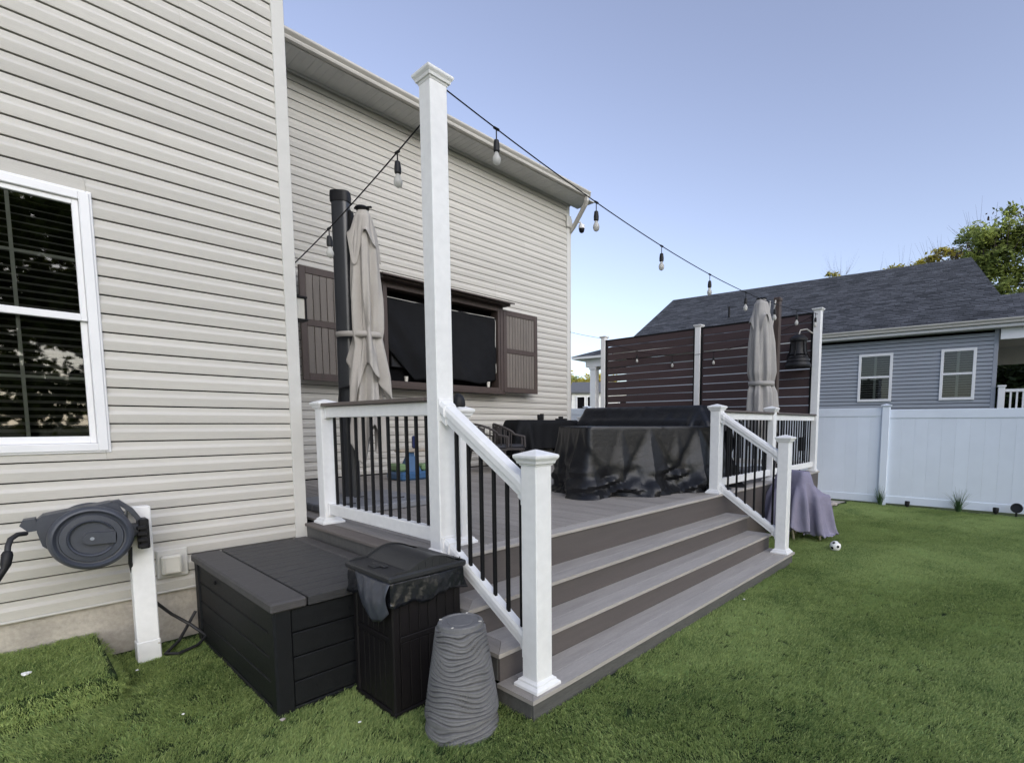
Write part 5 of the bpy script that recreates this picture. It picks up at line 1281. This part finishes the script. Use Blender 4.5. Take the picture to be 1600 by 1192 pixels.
# courses of shingles, slightly raised so the rows read
for k in range(44):
    v = -.37 + k * .131
    if v > RV - .1: break
    mb = MB(); f = (v + .38) / (RV + .38); u0 = -.35 + .8 * f
    x_ = u0
    q0 = roofv(u0, v); 
    nx_, nz_ = 0, 0
    a = [roofv(u0 + .004, v), roofv(NLEN + .34, v), roofv(NLEN + .34, v + .134), roofv(u0 + .02, v + .134)]
    nrm = Vector((0, mslope, 1)).normalized()
    lowr = [tuple(Vector(p) + nrm * .013) for p in a[:2]] + [tuple(Vector(p) + nrm * .004) for p in a[2:]]
    mb.add(lowr + a, [(0, 1, 2, 3), (0, 1, 5, 4), (1, 2, 6, 5), (0, 3, 7, 4)])
    o = part('shingle_course', mb, SHING, nb, local=True)
    uv = o.data.uv_layers.new(name='UVMap'); off = rnd.uniform(0, 5)
    for li, lp in enumerate(o.data.loops):
        co = o.data.vertices[lp.vertex_index].co; uv.data[li].uv = (co.x + off, -co.y * 1.19)
mb = MB(); mb.tube([roofv(8.3, 2.2), tuple(Vector(roofv(8.3, 2.2)) + Vector((0, 0, .42)))], .04, 10); part('vent_pipe', mb, BLKM, nb, local=True)
mb = MB(); mb.prism([(.36 + p * -1 + .0, 4.32 + q) for p, q in GP], 'x', -4.6, NLEN + .36); part('gutter', mb, GUTR, nb, local=True)
mb = MB(); mb.box(-4.6, NLEN + .34, -.02, .355, 4.225, 4.25); part('soffit', mb, SOFF, nb, local=True)
mb = MB(); mb.box(-4.6, NLEN + .34, .335, .356, 4.2505, 4.395, .003); part('fascia', mb, WINW, nb, local=True)
mb = MB(); mb.prism([(-.3, 4.2), (-RV, 7.4), (-2 * RV + .3, 4.2)], 'x', .50, .56); part('gable_wall', mb, NSIDE, nb, local=True)
# lower porch on the right: roof, beam, ceiling, floor, white railing
pv = MB(); a = [roofv(-4.6, -.38), roofv(-.345, -.38), roofv(-.1, 1.45), roofv(-4.6, 1.45)]; a += [(u, y, z - .09) for u, y, z in a]; a += [(-.1, -3.4, RZ0), (-4.6, -3.4, RZ0)]
pv.add(a, [(0, 1, 2, 3), (4, 5, 6, 7), (0, 3, 7, 4), (0, 1, 5, 4), (2, 3, 9, 8)]); po = part('porch_roof', pv, SHING, nb, local=True)
uv = po.data.uv_layers.new(name='UVMap')
for li, lp in enumerate(po.data.loops):
    co = po.data.vertices[lp.vertex_index].co; uv.data[li].uv = (co.x, -co.y * 1.19)
mb = MB(); mb.box(-4.6, -.02, .02, .16, 3.92, 4.22, .004); part('porch_beam', mb, WINW, nb, local=True)
mb = MB(); mb.box(-4.6, -.02, -3.6, .018, 4.12, 4.15); part('porch_ceiling', mb, SOFF, nb, local=True)
mb = MB(); mb.box(-4.6, -.02, -3.6, -3.5, 3.55, 4.119); part('porch_beam', mb, SOFF, nb, local=True)
mb = MB(); mb.box(-4.6, -.02, -3.6, .1, 1.45, 1.6); part('porch_floor', mb, CONC, nb, local=True)
mb = MB(); mb.box(-.20, -.05, -.02, .12, 1.6, 2.62, .006); mb.box(-.22, -.03, -.04, .14, 2.621, 2.67, .006); part('porch_newel', mb, WINW, nb, local=True)
mb = MB(); mb.box(-4.6, -.21, .01, .09, 2.48, 2.56, .005); mb.box(-4.6, -.21, .02, .08, 1.75, 1.82, .005); part('porch_rail', mb, WINW, nb, local=True)
wbp = MB(); wbp.box(-.022, .022, -.022, .022, 0, .66, .003); wbpm = wbp.mesh('porch_baluster', WINW)
for k in range(32): place('porch_baluster', wbpm, nb, (-.33 - k * .135, .05, 1.82))
# left porch: column, beam, hipped roof corner
mb = MB(); mb.box(13.52, 13.80, -.75, -.45, 1.4, 4.05, .01); mb.box(13.48, 13.84, -.79, -.41, 1.4, 1.6, .01); mb.box(13.48, 13.84, -.79, -.41, 3.95, 4.06, .01); part('porch_column', mb, WINW, nb, local=True)
mb = MB(); mb.box(12.62, 14.0, -.80, -.40, 4.061, 4.40, .006); mb.box(13.6, 14.0, -4.0, -.801, 4.061, 4.40, .006); part('porch_beam', mb, WINW, nb, local=True)
mb = MB(); e = [(12.5, -.12, 4.50), (14.55, -.12, 4.50), (14.55, -4.6, 4.50), (12.5, -4.6, 4.50)]
mb.add(e + [(x, y, 4.40) for x, y, z in e] + [(12.6, -2.3, 5.2), (12.9, -2.3, 5.2)], [(4, 5, 6, 7), (0, 1, 5, 4), (1, 2, 6, 5), (2, 3, 7, 6)]); part('porch_fascia', mb, WINW, nb, local=True)
mb = MB(); e2 = [(12.5, -.10, 4.506), (14.58, -.10, 4.506), (14.58, -4.62, 4.506), (12.5, -4.62, 4.506)]
mb.add(e2 + [(12.5, -2.36, 5.28), (13.0, -2.36, 5.28)], [(0, 1, 5, 4), (1, 2, 5), (2, 3, 4, 5), (0, 4, 3)]); po = part('porch_roof', mb, SHING, nb, local=True); po.data.uv_layers.new(name='UVMap')
mb = MB(); mb.box(12.62, 15.1, -4.4, -.3, 1.25, 1.4); part('porch_floor', mb, CONC, nb, local=True)
mb = MB(); mb.box(12.62, 15.1, -.62, -.55, 2.20, 2.28, .004); mb.box(12.62, 15.1, -.62, -.55, 1.50, 1.56, .004); part('porch_rail', mb, WINW, nb, local=True)
for k in range(18): place('porch_baluster', wbpm, nb, (12.70 + k * .135, -.585, 1.55))

# ================================================================== FAR HOUSES
def far_house(x, y, rz, w, d, h, rh, wall, label, wins_):
    t = thing('far_house', (x, y, 0), label, 'house', 'houses far behind the screen', rz)
    mb = MB(); mb.box(-d / 2, d / 2, -w / 2, w / 2, -.5, h); part('wall', mb, wall, t, local=True)
    mb = MB(); mb.prism([(-d / 2 - .4, h - .05), (0, h + rh), (d / 2 + .4, h - .05), (d / 2 + .4, h - .2), (-d / 2 - .4, h - .2)], 'y', -w / 2 - .3, w / 2 + .3); part('roof', mb, ROOFM, t, local=True)
    for yy, zz in wins_:
        mb = MB(); ring_frame(mb, 0, .95, 0, 1.5, .1, 0, .06, .01)
        M = Matrix.Translation((-d / 2 - .061, yy, zz)) @ Matrix.Rotation(R_(-90), 4, 'Z') @ Matrix.Scale(-1, 4, (0, 1, 0))
        mb.v = [tuple(M @ Vector(q)) for q in mb.v]; wn = part('window', mb, WINW, t, local=True)
        mb = MB(); mb.box(-d / 2 - .02, -d / 2 - .005, yy - .9, yy - .05, zz + .05, zz + 1.45); part('pane', mb, DARK, wn, local=True)
    return t
far_house(52, 47.5, R_(40), 16, 9, 4.9, 1.5, FARG, 'far pale house with a grey roof seen left of the screen post', [(-3, 2.6), (2, 2.6), (5, 2.6)])
far_house(46, 35.5, R_(36), 7.0, 8, 5.0, 1.3, FARW, 'far white house with paired windows seen between porch column and screen', [(1.9, 3.0), (3.0, 3.0), (1.9, .7), (3.0, .7), (-1.5, 3.0)])

# ================================================================== TREES
def tree(name, x, y, h, tr, crown, leaf, n, size, label, seed, base=0.0, bare=0, group=None, cat='tree', fork=.35):
    # crown: list of (dx, dy, z, rx, ry, rz, weight); leaves are small quads spread through those clumps
    r = random.Random(seed); t = thing(name, (x, y, base), label, cat, group)
    mb = MB(); pts_ = [(x + .12 * math.sin(k * 1.3 + seed) * k * .25, y + .12 * math.cos(k * 1.7 + seed) * k * .25, base + h * .72 * k / 6) for k in range(7)]
    mb.tube(pts_, [tr * (1 - .13 * k) for k in range(7)], 9)
    part('trunk', mb, BARK, t, smooth=60)
    mb = MB(); tips = []
    for c in crown:
        tgt = Vector((x + c[0], y + c[1], base + c[2])); k = min(6, max(1, int(2 + 4 * (c[2] / h - fork)))); st_ = Vector(pts_[k])
        mid = st_.lerp(tgt, .5) + Vector((r.uniform(-.4, .4), r.uniform(-.4, .4), r.uniform(-.2, .5)))
        mb.tube([st_, mid, tgt], [tr * .42, tr * .24, tr * .08], 6)
        for q in range(5):
            a = Vector((r.gauss(0, 1), r.gauss(0, 1), r.gauss(.3, .8))).normalized()
            e = tgt + Vector((a.x * c[3], a.y * c[4], a.z * c[5])) * r.uniform(.6, 1.0); s2 = mid.lerp(tgt, r.uniform(.3, 1)); m2 = s2.lerp(e, .5) + Vector((0, 0, r.uniform(-.1, .25)))
            mb.tube([s2, m2, e], [tr * .12, tr * .07, tr * .02], 5); tips.append((e, a, c))
    for q in range(bare):
        e, a, c = r.choice(tips); d = (a + Vector((r.gauss(0, .5), r.gauss(0, .5), r.gauss(.5, .4)))).normalized(); L_ = r.uniform(.4, 1.3)
        s0 = e - a * .3; mb.tube([s0, s0 + d * L_ * .5, s0 + (d + Vector((0, 0, .3))) * L_], [tr * .035, tr * .025, tr * .01], 4)
    part('limbs', mb, BARK, t, smooth=60)
    tot = sum(c[6] for c in crown); vs, fs = [], []
    for c in crown:
        subs = [(Vector((r.gauss(0, .45), r.gauss(0, .45), r.gauss(0, .45)))) for _ in range(max(4, int(10 * c[3])))]
        for i in range(int(n * c[6] / tot)):
            sb_ = r.choice(subs); p = sb_ + Vector((r.gauss(0, .16), r.gauss(0, .16), r.gauss(0, .13)))
            if p.length > 1.15: p = p.normalized() * r.uniform(.7, 1.15)
            p = Vector((x + c[0] + p.x * c[3], y + c[1] + p.y * c[4], base + c[2] + p.z * c[5]))
            u = Vector((r.gauss(0, 1), r.gauss(0, 1), r.gauss(0, .6))).normalized(); w = u.orthogonal().normalized(); s_ = size * r.uniform(.6, 1.35); o = len(vs)
            vs += [tuple(p - u * s_), tuple(p + w * s_ * .5), tuple(p + u * s_), tuple(p - w * s_ * .5)]; fs.append((o, o + 1, o + 2, o + 3))
    me = bpy.data.meshes.new('crown'); me.from_pydata(vs, [], fs); me.materials.append(leaf); me.transform(WM[t.name].inverted())
    o = bpy.data.objects.new('crown', me); COL.objects.link(o); o.parent = t
    return t
# right of the neighbour's roof
tree('broadleaf_tree', 30.5, 1.25, 13.4, .26, [(0, .9, 7.8, 1.5, 1.5, 1.5, 3), (0, .5, 9.8, 1.4, 1.3, 1.2, 2.2), (.2, -.3, 10.0, 1.4, 1.5, 1.3, 2.5), (-.3, .3, 6.2, 1.4, 2.0, 1.0, 2.2), (0, -1.4, 6.8, 1.5, 1.6, 1.3, 2), (0, .6, 9.0, 1.0, 1.0, .9, 1.3), (0, -2.4, 8.8, 1.4, 1.5, 1.6, 2), (0, -.8, 8.0, 1.5, 1.5, 1.3, 2)], LEAFG, 17000, .105,
     'tall dense green tree rising behind the right end of the grey house', 4, bare=60)
tree('broadleaf_tree', 32.5, 1.9, 13, .2, [(0, 1.0, 9.3, 1.3, 1.6, 1.3, 1), (0, -.6, 10.4, 1.4, 2.0, 1.2, 1), (0, -2.6, 10.9, 1.4, 1.8, 1.2, 1), (0, 2.2, 8.2, 1.0, 1.2, .8, .6)], LEAFB, 1500, .11,
     'thin half bare brownish tree standing behind the dense green one', 9, bare=160)
tree('broadleaf_tree', 31.0, -1.9, 11, .2, [(0, .2, 8.6, 1.2, 1.1, 1.5, 2), (0, -.6, 6.4, 1.4, 1.2, 1.3, 1.4), (.3, -.9, 9.8, 1.2, 1.2, 1.0, 1)], LEAFY, 5000, .12, 'yellow leaved tree at the right edge of the picture', 14, bare=20)
tree('broadleaf_tree', 34, 5.3, 9.9, .14, [(0, .2, 9.9, .9, 1.3, .8, 1), (0, 1.4, 9.6, .8, .9, .6, .6), (0, -1.2, 10.1, .8, 1.1, .8, .9), (0, -2.6, 10.2, .8, 1.1, .9, .9)], LEAFYG, 3600, .11, 'small yellow green treetop just above the ridge near its right end', 22, bare=50)
tree('broadleaf_tree', 36, 9.0, 11.6, .12, [(0, 0, 10.9, .5, .9, .6, 1)], LEAFYG, 160, .10, 'tiny sparse treetop peeking over the middle of the roof ridge', 25, bare=40)
# dark trees seen through the right porch
for i, (x, y, h) in enumerate(((26.5, -1.6, 6.0), (28.5, .8, 5.4), (27.5, -4.0, 6.5), (29.5, -.7, 6.2))):
    tree('shade_tree', x, y, h, .18, [(0, 0, h * .62, 1.7, 1.8, 1.7, 2), (0, -1.2, h * .40, 1.5, 1.6, 1.3, 1.5), (0, 1.0, h * .36, 1.5, 1.6, 1.2, 1.5)], LEAFD, 7500, .17, ['dark tree seen through the right porch opening nearest the house wall', 'dark tree behind the grey house porch, hidden low behind the house', 'dark tree in the porch opening at the right picture edge', 'dark tree filling the middle of the right porch opening'][i], 40 + i, fork=.1)
# sunlit trees far behind the gap left of the screen
for i, (x, y, h, lf, lab) in enumerate(((62, 53.5, 10.4, LEAFYG, 'far sunlit yellow green tree between house corner and porch column'), (60, 47.5, 9.9, LEAFY, 'far bright yellow tree between porch column and screen post'), (66, 57, 10.8, LEAFG, 'far darker green tree at the edge of the house corner'))):
    tree('far_tree', x, y, h, .25, [(0, 0, h * .72, 3.0, 3.0, 2.4, 2), (0, 2.4, h * .6, 2.4, 2.4, 2.0, 1.4), (0, -2.4, h * .62, 2.4, 2.4, 2.0, 1.4), (0, 0, h * .4, 3, 3, 2, 1)], lf, 5200, .26, lab, 60 + i, group='far trees behind the screen', fork=.1)
# trees behind the viewer: they keep the low sun off the yard and show in the window panes
for i, (x, y, h) in enumerate(((1.2, -21, 12.2), (6.0, -23, 13.0), (11.0, -22, 12.4), (16, -23.5, 13.2), (21, -22.5, 12.6), (-3.8, -22, 12.6), (-9, -22, 12.4))):
    tree('yard_tree', x, y, h, .24, [(0, 0, h * .76, 2.6, 2.2, 2.4, 2), (1.8, 0, h * .56, 2.4, 2.0, 2.2, 1.7), (-1.8, .4, h * .52, 2.4, 2.0, 2.2, 1.7), (0, .5, h * .28, 3.0, 2.2, 2.4, 1.6)], LEAFD if i % 2 else LEAFG, 7500, .24,
         'leafy tree in the row along the back of the yard behind the viewer', 80 + i, group='trees along the back of the yard', fork=.1)
